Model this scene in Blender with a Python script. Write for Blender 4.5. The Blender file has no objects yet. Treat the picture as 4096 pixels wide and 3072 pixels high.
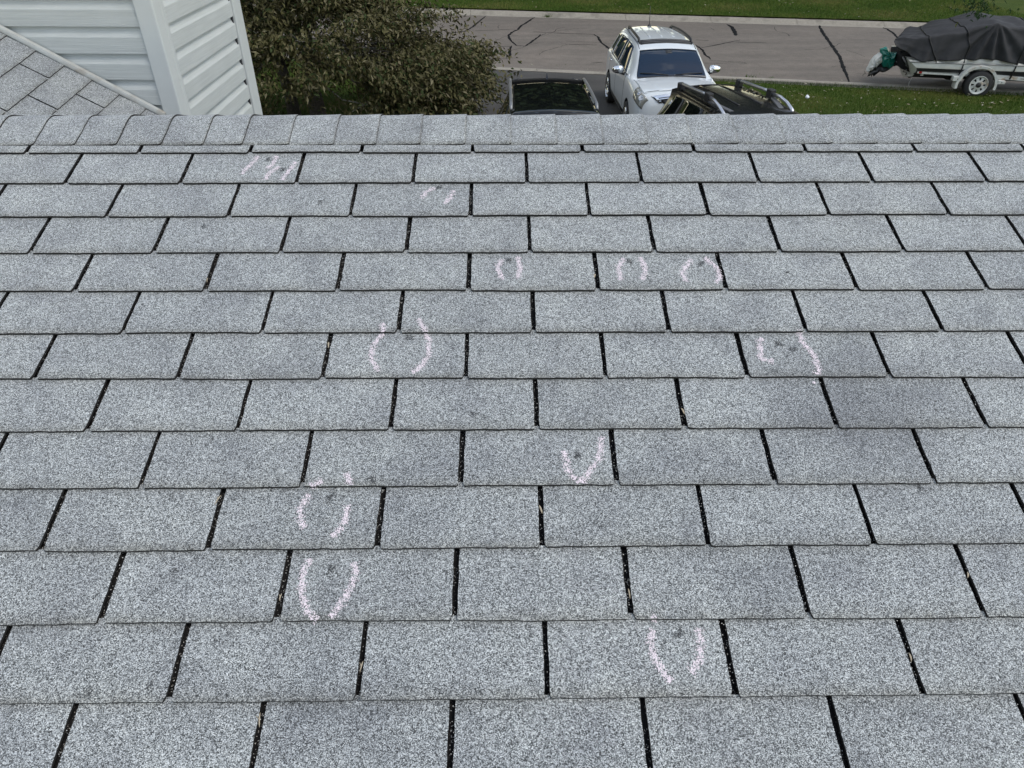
import bpy, bmesh, math, random
import numpy as np
from mathutils import Vector, Matrix
random.seed(7); RNG=np.random.default_rng(11)
rad=math.radians
CAM=[-0.0643, -1.826, 4.77]
CAMR=[[0.999949, 0.004778, -0.008896], [-0.009991, 0.595835, -0.803045], [0.001463, 0.803093, 0.595853]]
FLEN=0.69349
OFFZ=4.07596
ROWS=[[1, [0.0005, -0.006], [-1.2155, -0.9142, -0.611, -0.3069, -0.0061, 0.2971, 0.6063, 0.9097, 1.2129]], [2, [0.0003, -0.1335], [-1.0668, -0.7613, -0.4547, -0.1518, 0.1497, 0.4521, 0.7598, 1.0671]], [3, [-0.001, -0.2623], [-1.2114, -0.9131, -0.6072, -0.3034, -0.0036, 0.2983, 0.6034, 0.9073]], [4, [-0.0019, -0.3876], [-1.0612, -0.7598, -0.4541, -0.1498, 0.1518, 0.4503, 0.7565, 1.0635]], [5, [-0.0014, -0.5133], [-0.9125, -0.6046, -0.302, -0.0013, 0.3003, 0.6056, 0.9126]], [6, [-0.0031, -0.6381], [-1.06, -0.758, -0.4526, -0.1492, 0.148, 0.4501, 0.7551]], [7, [-0.0011, -0.7647], [-0.9057, -0.6046, -0.297, -0.0014, 0.2983, 0.607, 0.9122]], [8, [-0.0007, -0.8919], [-0.7623, -0.4557, -0.1517, 0.148, 0.4535, 0.7619]], [9, [0.0015, -1.0159], [-0.9067, -0.6053, -0.299, 0.0014, 0.304, 0.6079]], [10, [-0.0006, -1.1465], [-0.7569, -0.4574, -0.1538, 0.1489, 0.4553, 0.7579]], [11, [0.0008, -1.2721], [-0.6074, -0.3054, 0.0003, 0.3048, 0.6083]], [12, [-0.0045, -1.4021], [-0.7565, -0.4553, -0.152, 0.1536, 0.457, 0.7613]]]
CAPS=[-1.3577, -1.2441, -1.1303, -1.0077, -0.8937, -0.786, -0.6592, -0.5349, -0.418, -0.2972, -0.1725, 0.0824, 0.2113, 0.3327, 0.4567, 0.5846, 0.7166, 0.8435, 0.9693, 1.0952, 1.2238, 1.3422]
MARKS=[['chalk strokes round a dent high up on the first course', [[[-0.734, 0.1097], [-0.7413, 0.0847], [-0.7525, 0.0564], [-0.7612, 0.0285]], [[-0.6886, 0.1095], [-0.6842, 0.0922], [-0.6891, 0.0656], [-0.7032, 0.0506]], [[-0.6678, 0.0617], [-0.6837, 0.0431], [-0.6923, 0.0246], [-0.692, 0.0045]], [[-0.6289, 0.0825], [-0.6365, 0.0485], [-0.6447, 0.0263], [-0.6501, 0.0025]]], [[-0.6558, 0.0486], [-0.7027, 0.0932]]], ['second course', [[[-0.2777, -0.0675], [-0.2698, -0.0406], [-0.2465, -0.0242]], [[-0.1977, -0.0354], [-0.206, -0.0678], [-0.2194, -0.089]]], [[-0.2369, -0.0224]]], ['narrow pair', [[[-0.0722, -0.2848], [-0.0822, -0.3155], [-0.0712, -0.3546]], [[-0.0341, -0.2741], [-0.028, -0.3158], [-0.0352, -0.3518]]], [[-0.0544, -0.288]]], ['mid', [[[0.2219, -0.2831], [0.2052, -0.3169], [0.2089, -0.3589]], [[0.2614, -0.2801], [0.2703, -0.3095], [0.2684, -0.3353], [0.2572, -0.3562]]], [[0.2375, -0.294]]], ['round', [[[0.3838, -0.2869], [0.3558, -0.3327], [0.3619, -0.3655]], [[0.4156, -0.2839], [0.4391, -0.3103], [0.4446, -0.3481], [0.4289, -0.3688]]], [[0.4048, -0.3025]]], ['wide U', [[[-0.3383, -0.4861], [-0.3358, -0.5128], [-0.355, -0.5454], [-0.3551, -0.5836], [-0.3354, -0.6208]], [[-0.2593, -0.473], [-0.2353, -0.5265], [-0.2296, -0.5717], [-0.2499, -0.6152], [-0.2642, -0.6225]]], [[-0.2762, -0.5263]]], ['right', [[[0.5055, -0.5304], [0.4943, -0.5479], [0.494, -0.573], [0.4865, -0.5853], [0.4993, -0.5946], [0.5142, -0.5993]], [[0.5906, -0.5115], [0.5925, -0.5453], [0.6054, -0.5736], [0.607, -0.6013], [0.6061, -0.624], [0.5985, -0.6344]]], [[0.5376, -0.5497], [0.5662, -0.5609]]], ['V', [[[0.0504, -0.8157], [0.0546, -0.8571], [0.0753, -0.8873]], [[0.1277, -0.781], [0.1203, -0.8266], [0.0963, -0.8674], [0.0797, -0.8873]]], [[0.0764, -0.8263]]], ['open', [[[-0.3753, -0.8628], [-0.364, -0.8804], [-0.3642, -0.8891]], [[-0.438, -0.9072], [-0.4509, -0.931], [-0.4494, -0.9558], [-0.4361, -0.9761]], [[-0.3632, -0.9288], [-0.3623, -0.9564], [-0.3707, -0.9793], [-0.385, -0.9938]], [[-0.4174, -0.8801], [-0.4391, -0.8915]]], [[-0.3238, -0.8778], [-0.3996, -0.9145]]], ['tall U', [[[-0.4164, -1.0341], [-0.4276, -1.0555], [-0.4239, -1.0862], [-0.4186, -1.1043], [-0.4094, -1.1256], [-0.3979, -1.1397], [-0.3878, -1.1455]], [[-0.34, -1.041], [-0.3335, -1.0549], [-0.3319, -1.0686], [-0.3415, -1.0977], [-0.3527, -1.1214], [-0.3652, -1.1411]]], [[-0.3769, -1.0558]]], ['lowest', [[[0.186, -1.1647], [0.1786, -1.1757], [0.1782, -1.1954], [0.1821, -1.2129], [0.1883, -1.2273], [0.195, -1.2368], [0.2031, -1.25]], [[0.2607, -1.1612], [0.2636, -1.1813], [0.2589, -1.198], [0.2567, -1.2116], [0.249, -1.2221], [0.2363, -1.2334]], [[0.1831, -1.1464], [0.1935, -1.1464]]], [[0.2286, -1.169]]]]
BRUISES=[[-0.5349, -0.079], [-0.7381, -1.2577], [-0.6434, -1.25], [-0.1333, -0.7275], [-0.8157, -0.169], [-0.6545, -1.0564], [0.7335, -0.9016], [0.6062, -0.3339]]
LUMP=[0.5888, -0.6535]
DEBRIS=[[0.1467, -0.3437], [-0.7638, -0.3499], [-0.4525, -0.5449], [0.3006, -0.7223], [-0.6099, -0.9168], [0.0005, -0.94], [-0.4588, -1.1036], [0.1504, -1.1016], [-0.3046, -1.2204], [0.6086, -1.2129], [-0.4569, -1.2998], [0.7581, -1.0727]]
CRACKS=[[[[-0.776, 29.513], [-1.013, 28.354], [-1.219, 27.269], [-1.451, 26.417], [-1.767, 26.204], [-2.116, 26.09]], 0.1], [[[-1.093, 26.467], [-0.44, 26.633], [0.353, 26.801]], 0.04], [[[1.23, 29.411], [1.014, 28.825], [0.744, 27.891], [0.564, 27.443], [0.451, 26.75], [0.214, 26.167], [0.098, 25.684], [0.095, 25.215], [0.214, 24.538], [0.344, 23.96]], 0.13], [[[0.344, 23.96], [0.644, 23.888]], 0.1], [[[0.644, 23.888], [0.912, 24.684], [1.198, 25.603], [1.225, 25.873]], 0.1], [[[-1.331, 23.587], [-0.588, 23.724], [0.192, 23.861]], 0.05], [[[0.193, 23.96], [0.128, 23.337], [0.118, 22.04]], 0.1], [[[0.998, 26.297], [1.96, 26.033], [3.138, 25.838]], 0.06], [[[3.138, 25.838], [3.231, 25.363], [3.242, 24.457], [3.399, 23.464], [3.446, 22.535]], 0.12], [[[1.229, 25.603], [1.44, 26.002]], 0.04], [[[2.111, 24.141], [3.045, 24.053]], 0.05], [[[2.603, 21.451], [2.977, 21.569]], 0.04], [[[8.357, 27.694], [8.407, 27.293], [8.34, 26.646], [8.139, 25.604]], 0.22], [[[6.464, 23.608], [7.32, 24.243], [8.081, 24.851]], 0.07], [[[6.366, 24.083], [6.429, 23.35], [6.358, 22.555], [6.387, 21.941]], 0.11], [[[6.546, 24.911], [6.976, 24.741]], 0.03], [[[7.852, 24.516], [8.856, 24.381]], 0.03], [[[11.978, 28.131], [11.608, 26.93], [11.288, 25.573], [10.941, 24.001], [10.526, 22.199], [10.114, 20.857], [9.791, 19.716], [9.591, 19.077]], 0.16], [[[14.3, 28.128], [13.958, 27.186], [14.032, 26.798], [13.924, 26.048], [13.671, 25.102]], 0.12]]

scene=bpy.context.scene; COL=scene.collection
# ---------------------------------------------------------------- camera
cd=bpy.data.cameras.new('camera'); cam=bpy.data.objects.new('camera',cd); COL.objects.link(cam)
cd.sensor_fit='HORIZONTAL'; cd.sensor_width=36; cd.lens=36*FLEN; cd.clip_start=.05; cd.clip_end=900
m=Matrix([CAMR[0]+[CAM[0]],CAMR[1]+[CAM[1]],CAMR[2]+[CAM[2]],[0,0,0,1]])
loc,rot,_=m.decompose(); cam.location=loc; cam.rotation_mode='QUATERNION'; cam.rotation_quaternion=rot
scene.camera=cam
# ---------------------------------------------------------------- light
SUN_EL,SUN_AZ=rad(60),rad(118)          # azimuth measured from +y (away from the camera) towards +x
W=bpy.data.worlds.new('World'); scene.world=W; W.use_nodes=True
nt=W.node_tree; nt.nodes.clear()
def N(nt,t,**k):
    n=nt.nodes.new(t)
    for a,v in k.items():
        if a=='i':
            for kk,vv in v.items(): n.inputs[kk].default_value=vv
        else: setattr(n,a,v)
    return n
L=lambda nt,a,b:nt.links.new(a,b)
sky=N(nt,'ShaderNodeTexSky',sky_type='NISHITA',sun_disc=False,sun_elevation=SUN_EL,sun_rotation=SUN_AZ,air_density=.9,dust_density=.35,ozone_density=1.0)
tc=N(nt,'ShaderNodeTexCoord'); mp=N(nt,'ShaderNodeMapping'); mp.inputs['Scale'].default_value=(1,1,2.2); mp.inputs['Location'].default_value=(9,3,1)
nz=N(nt,'ShaderNodeTexNoise',i={'Scale':2.6,'Detail':7.0,'Roughness':.6})
cr=N(nt,'ShaderNodeValToRGB'); cr.color_ramp.elements[0].position=.50; cr.color_ramp.elements[1].position=.68
mx=N(nt,'ShaderNodeMix',data_type='RGBA'); mx.inputs['B'].default_value=(8.6,8.4,8.0,1)
bg=N(nt,'ShaderNodeBackground'); bg.inputs['Strength'].default_value=.1
wo=N(nt,'ShaderNodeOutputWorld')
L(nt,tc.outputs['Generated'],mp.inputs['Vector']); L(nt,mp.outputs[0],nz.inputs['Vector']); L(nt,nz.outputs['Fac'],cr.inputs[0])
L(nt,cr.outputs[0],mx.inputs['Factor']); wb=N(nt,'ShaderNodeMix',data_type='RGBA',blend_type='MULTIPLY'); wb.inputs['Factor'].default_value=1; wb.inputs['B'].default_value=(1.23,1.035,.80,1)
L(nt,sky.outputs[0],wb.inputs['A']); L(nt,wb.outputs['Result'],mx.inputs['A']); L(nt,mx.outputs['Result'],bg.inputs['Color']); L(nt,bg.outputs[0],wo.inputs['Surface'])
sd=bpy.data.lights.new('sun','SUN'); sd.energy=.55; sd.angle=rad(24); sd.color=(1,.955,.87)
so=bpy.data.objects.new('sun',sd); COL.objects.link(so)
sdir=Vector((math.sin(SUN_AZ)*math.cos(SUN_EL),math.cos(SUN_AZ)*math.cos(SUN_EL),math.sin(SUN_EL)))
so.rotation_mode='QUATERNION'; so.rotation_quaternion=sdir.to_track_quat('Z','Y'); so.location=(0,0,30)
vs=scene.view_settings; vs.view_transform='Standard'; vs.look='None'; vs.gamma=1; vs.use_curve_mapping=False; vs.exposure=1.58
scene.cycles.max_bounces=6; scene.cycles.transparent_max_bounces=6
# ---------------------------------------------------------------- helpers
def tag(o,label=None,cat=None,group=None,kind=None):
    for k,v in (('label',label),('category',cat),('group',group),('kind',kind)):
        if v: o[k]=v
    return o
def empty(name,loc=(0,0,0),rz=0,**t):
    o=bpy.data.objects.new(name,None); COL.objects.link(o); o.location=loc; o.rotation_euler=(0,0,rz); o.empty_display_size=.2
    return tag(o,**t)
def link(name,me,parent=None,loc=None,**t):
    o=bpy.data.objects.new(name,me); COL.objects.link(o)
    if parent: o.parent=parent
    if loc is not None: o.location=loc
    return tag(o,**t)
def mesh(name,v,f,mats,mi=None,smooth=False):
    me=bpy.data.meshes.new(name); me.from_pydata([tuple(map(float,p)) for p in v],[],[tuple(map(int,q)) for q in f])
    for m in (mats if isinstance(mats,(list,tuple)) else [mats]): me.materials.append(m)
    if mi is not None: me.polygons.foreach_set('material_index',np.asarray(mi,np.int32))
    if smooth is True: me.polygons.foreach_set('use_smooth',np.ones(len(me.polygons),bool))
    elif smooth: me.polygons.foreach_set('use_smooth',np.asarray(smooth,bool))
    me.update(); return me
def fastmesh(name,v,nf,k,mats,mi=None,idx=None):
    """big meshes: v (n,3); nf faces of k corners each, corners in order (or idx)"""
    me=bpy.data.meshes.new(name); v=np.asarray(v,np.float32)
    me.vertices.add(len(v)); me.vertices.foreach_set('co',v.ravel())
    idx=np.arange(nf*k) if idx is None else np.asarray(idx).ravel()
    me.loops.add(nf*k); me.loops.foreach_set('vertex_index',idx.astype(np.int32))
    me.polygons.add(nf); me.polygons.foreach_set('loop_start',(np.arange(nf)*k).astype(np.int32))
    for m in (mats if isinstance(mats,(list,tuple)) else [mats]): me.materials.append(m)
    if mi is not None: me.polygons.foreach_set('material_index',np.asarray(mi,np.int32))
    me.update(); me.validate(); return me
def part(name,v,f,mats,parent=None,mi=None,smooth=False,loc=None,**t):
    return link(name,mesh(name,v,f,mats,mi,smooth),parent,loc,**t)
class MB:
    def __init__(s): s.v=[];s.f=[];s.mi=[];s.sm=[]
    def add(s,v,f,mi=0,sm=False):
        n=len(s.v); s.v+= [tuple(p) for p in v]; s.f+=[tuple(i+n for i in q) for q in f]; s.mi+=[mi]*len(f); s.sm+=[sm]*len(f); return s
    def box(s,a,b,mi=0):
        x0,y0,z0=a;x1,y1,z1=b
        return s.add([(x0,y0,z0),(x1,y0,z0),(x1,y1,z0),(x0,y1,z0),(x0,y0,z1),(x1,y0,z1),(x1,y1,z1),(x0,y1,z1)],[(0,3,2,1),(4,5,6,7),(0,1,5,4),(1,2,6,5),(2,3,7,6),(3,0,4,7)],mi)
    def tube(s,pts,r,n=8,mi=0,sm=True,caps=True,flat=1.0):
        P=[Vector(p) for p in pts]; R=r if isinstance(r,(list,tuple,np.ndarray)) else [r]*len(P); v=[];f=[]; up=None
        for i,p in enumerate(P):
            d=(P[min(i+1,len(P)-1)]-P[max(i-1,0)]).normalized()
            if up is None: up=Vector((0,0,1)) if abs(d.z)<.9 else Vector((1,0,0))
            a=d.cross(up).normalized(); b=a.cross(d).normalized(); up=b
            for k in range(n):
                t=2*math.pi*k/n; v.append(p+a*(math.cos(t)*R[i])+b*(math.sin(t)*R[i]*flat))
        for i in range(len(P)-1):
            for k in range(n): f.append((i*n+k,i*n+(k+1)%n,(i+1)*n+(k+1)%n,(i+1)*n+k))
        if caps: f.append(tuple(range(n-1,-1,-1))); f.append(tuple(range((len(P)-1)*n,len(P)*n)))
        return s.add(v,f,mi,sm)
    def lathe(s,prof,c,axis,n=32,mi=0,sm=True):
        """prof: (along axis, radius) pairs"""
        ax=Vector(axis).normalized(); a=ax.orthogonal().normalized(); b=ax.cross(a); v=[];f=[]; c=Vector(c)
        for h,r in prof:
            for k in range(n):
                t=2*math.pi*k/n; v.append(c+ax*h+a*(math.cos(t)*r)+b*(math.sin(t)*r))
        for i in range(len(prof)-1):
            for k in range(n): f.append((i*n+k,i*n+(k+1)%n,(i+1)*n+(k+1)%n,(i+1)*n+k))
        return s.add(v,f,mi,sm)
    def sheet(s,G,mi=0,sm=True,flip=False):
        """G (n,m,3) grid"""
        n,m=len(G),len(G[0]); v=[tuple(p) for r in G for p in r]
        f=[(i*m+j,i*m+j+1,(i+1)*m+j+1,(i+1)*m+j) for i in range(n-1) for j in range(m-1)]
        if flip: f=[q[::-1] for q in f]
        return s.add(v,f,mi,sm)
    def build(s,name,mats,parent=None,loc=None,**t):
        return part(name,s.v,s.f,mats,parent,s.mi,s.sm,loc,**t)
def bevel(o,w=.01,seg=2):
    b=o.modifiers.new('bevel','BEVEL'); b.width=w; b.segments=seg; b.limit_method='ANGLE'; b.angle_limit=rad(40); return o
# ---------------------------------------------------------------- materials
def mat(name,col=(.5,.5,.5),rough=.6,metal=0,coat=0,spec=.5,ior=None):
    m=bpy.data.materials.new(name); m.use_nodes=True; b=m.node_tree.nodes['Principled BSDF']
    b.inputs['Base Color'].default_value=(*col,1); b.inputs['Roughness'].default_value=rough; b.inputs['Metallic'].default_value=metal
    b.inputs['Coat Weight'].default_value=coat; b.inputs['Coat Roughness'].default_value=.04; b.inputs['Specular IOR Level'].default_value=spec
    if ior: b.inputs['IOR'].default_value=ior
    return m
def ramp(nt,stops,interp='LINEAR'):
    r=N(nt,'ShaderNodeValToRGB'); r.color_ramp.interpolation=interp; e=r.color_ramp.elements
    while len(e)<len(stops): e.new(.5)
    for k,(p,c) in enumerate(stops): e[k].position=p; e[k].color=(*c,1) if len(c)==3 else c
    return r
def noise(nt,vec,scale,detail=3,rough=.55):
    n=N(nt,'ShaderNodeTexNoise',i={'Scale':scale,'Detail':detail,'Roughness':rough}); L(nt,vec,n.inputs['Vector']); return n
def mulc(nt,a,b,fac=1,mode='MULTIPLY'):
    x=N(nt,'ShaderNodeMix',data_type='RGBA',blend_type=mode); x.inputs['Factor'].default_value=fac
    L(nt,a,x.inputs['A']); 
    if hasattr(b,'is_output'): L(nt,b,x.inputs['B'])
    else: x.inputs['B'].default_value=(*b,1)
    return x
def bump(nt,h,bsdf,strength=.4,dist=.002):
    b=N(nt,'ShaderNodeBump',i={'Strength':strength,'Distance':dist}); L(nt,h,b.inputs['Height']); L(nt,b.outputs[0],bsdf.inputs['Normal']); return b
def g3(v): return (v,v,v)
def banded(m,sc,rot,lo,hi,stops=(.35,.65)):
    """long soft streaks multiplied into a material's colour"""
    nt=m.node_tree; B=nt.nodes['Principled BSDF']; src=B.inputs['Base Color'].links[0].from_socket; tc=N(nt,'ShaderNodeTexCoord'); mp=N(nt,'ShaderNodeMapping'); mp.inputs['Scale'].default_value=sc; mp.inputs['Rotation'].default_value=(0,0,rot); L(nt,tc.outputs['Object'],mp.inputs['Vector'])
    n=noise(nt,mp.outputs[0],1,4,.6); r=ramp(nt,[(stops[0],g3(lo)),(stops[1],g3(hi))]); L(nt,n.outputs['Fac'],r.inputs[0]); c=mulc(nt,src,r.outputs[0]); L(nt,c.outputs['Result'],B.inputs['Base Color'])
def granule(name,lo=1.0,slot=False):
    m=mat(name,rough=.88,spec=.3); nt=m.node_tree; B=nt.nodes['Principled BSDF']
    B.inputs['Sheen Weight'].default_value=0 if slot else .22; B.inputs['Sheen Roughness'].default_value=.6
    tc=N(nt,'ShaderNodeTexCoord'); P=tc.outputs['Object']
    v=N(nt,'ShaderNodeTexVoronoi',i={'Scale':680.0,'Randomness':1.0}); L(nt,P,v.inputs['Vector'])
    sp=N(nt,'ShaderNodeSeparateColor'); L(nt,v.outputs['Color'],sp.inputs[0])
    if slot:
        r=ramp(nt,[(0,(.006,.006,.007)),(.9,(.013,.012,.012)),(.955,(.05,.045,.04)),(1,(.55,.53,.5))]); L(nt,sp.outputs[0],r.inputs[0])
        L(nt,r.outputs[0],B.inputs['Base Color']); bump(nt,sp.outputs[1],B,.5,.0015); return m
    r=ramp(nt,[(0,(.026,.028,.029)),(.13,(.060,.064,.067)),(.30,(.186,.196,.203)),(.56,(.352,.369,.377)),(.82,(.535,.556,.563)),(1,(.70,.722,.725))]); L(nt,sp.outputs[0],r.inputs[0])
    d=ramp(nt,[(0,g3(1)),(.35,g3(.95)),(.62,g3(.45)),(.9,g3(.2))]); 
    md=N(nt,'ShaderNodeMath',operation='MULTIPLY'); md.inputs[1].default_value=1.0; L(nt,v.outputs['Distance'],md.inputs[0]); L(nt,md.outputs[0],d.inputs[0])
    c=mulc(nt,r.outputs[0],d.outputs[0],.75)
    n1=noise(nt,P,150,2,.6); r1=ramp(nt,[(.33,g3(.62)),(.5,g3(1.0)),(.68,g3(1.38))]); L(nt,n1.outputs['Fac'],r1.inputs[0]); c=mulc(nt,c.outputs['Result'],r1.outputs[0],.45)
    n2=noise(nt,P,9,4,.6); r2=ramp(nt,[(.3,(.80,.80,.82)),(.5,(1,1,1)),(.72,(1.12,1.12,1.1))]); L(nt,n2.outputs['Fac'],r2.inputs[0]); c=mulc(nt,c.outputs['Result'],r2.outputs[0],1)
    n4=noise(nt,P,1.7,3,.55); r4=ramp(nt,[(.3,(.86,.865,.88)),(.55,(1,1,1)),(.75,(1.07,1.065,1.05))]); L(nt,n4.outputs['Fac'],r4.inputs[0]); c=mulc(nt,c.outputs['Result'],r4.outputs[0],1)
    if not slot:                       # the soft algae stain right of the middle
        sm_=N(nt,'ShaderNodeMapping'); sm_.inputs['Location'].default_value=(-.68,.72,0); L(nt,P,sm_.inputs['Vector']); s2=N(nt,'ShaderNodeMapping'); s2.inputs['Scale'].default_value=(3.6,4.2,0); L(nt,sm_.outputs[0],s2.inputs['Vector'])
        gr=N(nt,'ShaderNodeTexGradient',gradient_type='SPHERICAL'); L(nt,s2.outputs[0],gr.inputs[0]); r5=ramp(nt,[(0,g3(1)),(1,(.60,.60,.63))],'EASE'); L(nt,gr.outputs['Fac'],r5.inputs[0]); c=mulc(nt,c.outputs['Result'],r5.outputs[0],1)
    oi=N(nt,'ShaderNodeObjectInfo'); mr=N(nt,'ShaderNodeMapRange',i={'To Min':.955*lo,'To Max':1.045*lo}); L(nt,oi.outputs['Random'],mr.inputs[0])
    cc=N(nt,'ShaderNodeCombineColor'); [L(nt,mr.outputs[0],cc.inputs[k]) for k in range(3)]; c=mulc(nt,c.outputs['Result'],cc.outputs[0],1)
    at=N(nt,'ShaderNodeAttribute',attribute_name='edge'); n3=noise(nt,P,30,3); 
    mm=N(nt,'ShaderNodeMath',operation='MULTIPLY'); L(nt,at.outputs['Fac'],mm.inputs[0]); L(nt,n3.outputs['Fac'],mm.inputs[1])
    x=N(nt,'ShaderNodeMix',data_type='RGBA',blend_type='MULTIPLY'); x.inputs['B'].default_value=(.50,.46,.38,1); L(nt,mm.outputs[0],x.inputs['Factor']); L(nt,c.outputs['Result'],x.inputs['A'])
    L(nt,x.outputs['Result'],B.inputs['Base Color']); bump(nt,v.outputs['Distance'],B,.55,-.0012); return m
M_GRAN=granule('asphalt_granules'); M_SLOT=granule('bare_asphalt',slot=True)
M_EDGE=mat('asphalt_edge',(.012,.011,.0105),.9)
def noisy(name,c0,c1,scale,rough=.7,b=0,bs=.002,detail=4,coords='Object',c2=None,scale2=None,**k):
    m=mat(name,c0,rough,**k); nt=m.node_tree; B=nt.nodes['Principled BSDF']; tc=N(nt,'ShaderNodeTexCoord'); P=tc.outputs[coords]
    n=noise(nt,P,scale,detail,.6); r=ramp(nt,[(.32,c0),(.68,c1)]); L(nt,n.outputs['Fac'],r.inputs[0]); out=r.outputs[0]
    if c2:
        n2=noise(nt,P,scale2,3); r2=ramp(nt,[(.52,(0,0,0)),(.7,(1,1,1))]); L(nt,n2.outputs['Fac'],r2.inputs[0])
        x=N(nt,'ShaderNodeMix',data_type='RGBA'); x.inputs['B'].default_value=(*c2,1); L(nt,r2.outputs[0],x.inputs['Factor']); L(nt,out,x.inputs['A']); out=x.outputs['Result']
    L(nt,out,B.inputs['Base Color'])
    if b: bump(nt,n.outputs['Fac'],B,b,bs)
    return m
def siding_mat():
    m=mat('vinyl_siding',(.44,.455,.445),.5,spec=.4); nt=m.node_tree; B=nt.nodes['Principled BSDF']; tc=N(nt,'ShaderNodeTexCoord')
    mp=N(nt,'ShaderNodeMapping'); mp.inputs['Scale'].default_value=(4,4,150); L(nt,tc.outputs['Object'],mp.inputs['Vector'])
    n=noise(nt,mp.outputs[0],2.2,4,.65); bump(nt,n.outputs['Fac'],B,.7,.003)
    n2=noise(nt,tc.outputs['Object'],5,3); r=ramp(nt,[(.3,(.425,.442,.428)),(.7,(.46,.475,.463))]); L(nt,n2.outputs['Fac'],r.inputs[0]); L(nt,r.outputs[0],B.inputs['Base Color']); return m
M_SIDING=siding_mat()
banded(M_SIDING,(3,3,130),0,.93,1.05)
M_TRIM=noisy('vinyl_trim',(.44,.455,.445),(.475,.49,.478),6,.45)
M_FLASH=noisy('painted_flashing',(.40,.415,.40),(.35,.35,.33),30,.5,c2=(.26,.23,.19),scale2=9)
M_DARK=mat('dark_gap',(.02,.02,.022),.8)
M_ASPH=noisy('street_asphalt',(.108,.091,.077),(.150,.130,.111),55,.9,.6,.006,6,c2=(.150,.126,.106),scale2=.35)
M_DRIVE=noisy('drive_asphalt',(.032,.030,.029),(.058,.054,.051),40,.9,.5,.005,6,c2=(.028,.026,.025),scale2=.6)
banded(M_ASPH,(.25,1.3,1),.19,.86,1.10); banded(M_ASPH,(5,5,5),0,.90,1.08); banded(M_ASPH,(38,38,38),0,.78,1.2)
M_TAR=noisy('tar_seal',(.008,.008,.009),(.014,.014,.015),20,.95,spec=.08)
M_CONC=noisy('kerb_concrete',(.215,.192,.160),(.28,.255,.215),14,.9,.4,.004,5,c2=(.165,.148,.122),scale2=2.0)
def grass_ground():
    m=mat('turf',(.05,.08,.02),.95,spec=.1); nt=m.node_tree; B=nt.nodes['Principled BSDF']; tc=N(nt,'ShaderNodeTexCoord'); P=tc.outputs['Object']
    a=noise(nt,P,.55,4,.6); r=ramp(nt,[(.3,(0.0324,0.0540,0.0084)),(.5,(0.0504,0.0768,0.0132)),(.7,(0.0840,0.0888,0.0216))]); L(nt,a.outputs['Fac'],r.inputs[0])
    b=noise(nt,P,26,5,.7); r2=ramp(nt,[(.3,g3(.45)),(.55,g3(1)),(.75,g3(1.5))]); L(nt,b.outputs['Fac'],r2.inputs[0])
    c=mulc(nt,r.outputs[0],r2.outputs[0]); L(nt,c.outputs['Result'],B.inputs['Base Color']); bump(nt,b.outputs['Fac'],B,.8,.03); return m
M_TURF=grass_ground()
M_BLADE2=[mat('far_blade_a',(.044,.084,.012),.85,spec=.12),mat('far_blade_b',(.072,.108,.018),.85,spec=.12),mat('far_blade_c',(.135,.128,.040),.85,spec=.12)]
M_BLADE=[mat('grass_blade_a',(0.0336,0.0672,0.0077),.85,spec=.12),mat('grass_blade_b',(0.0509,0.0845,0.0115),.85,spec=.12),mat('grass_blade_c',(0.0960,0.0979,0.0259),.85,spec=.12)]
# ================================================================ the house
SLOPE=rad(18.43)
house=empty('house',(0,0,0),label='grey shingled house with chalk marked roof and white vinyl sided upper wall',cat='house')
RT=.269                                   # ridge in roof-frame y (up the slope)
RIDGE_Y=RT*math.cos(SLOPE)+.016; RIDGE_Z=OFFZ+RT*math.sin(SLOPE)
m=MB()
m.add([(-7,-5,-.01),(5,-5,-.01),(5,RT,-.01),(-7,RT,-.01),(-7,-5,-.10),(5,-5,-.10),(5,RT,-.10),(-7,RT,-.10)],[(0,1,2,3),(7,6,5,4),(4,5,1,0),(5,6,2,1),(6,7,3,2),(7,4,0,3)])
roof=m.build('main_roof',[M_SLOT],house,label='near roof slope of weathered grey three tab shingles')
roof.rotation_euler=(SLOPE,0,0); roof.location=(0,0,OFFZ)
def surf_h(y,yb):            # height of a shingle's top face above the deck, y above its butt line yb
    t=max(0.,min(1.,(y-yb)/.127)); return .0108-.0067*t
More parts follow.
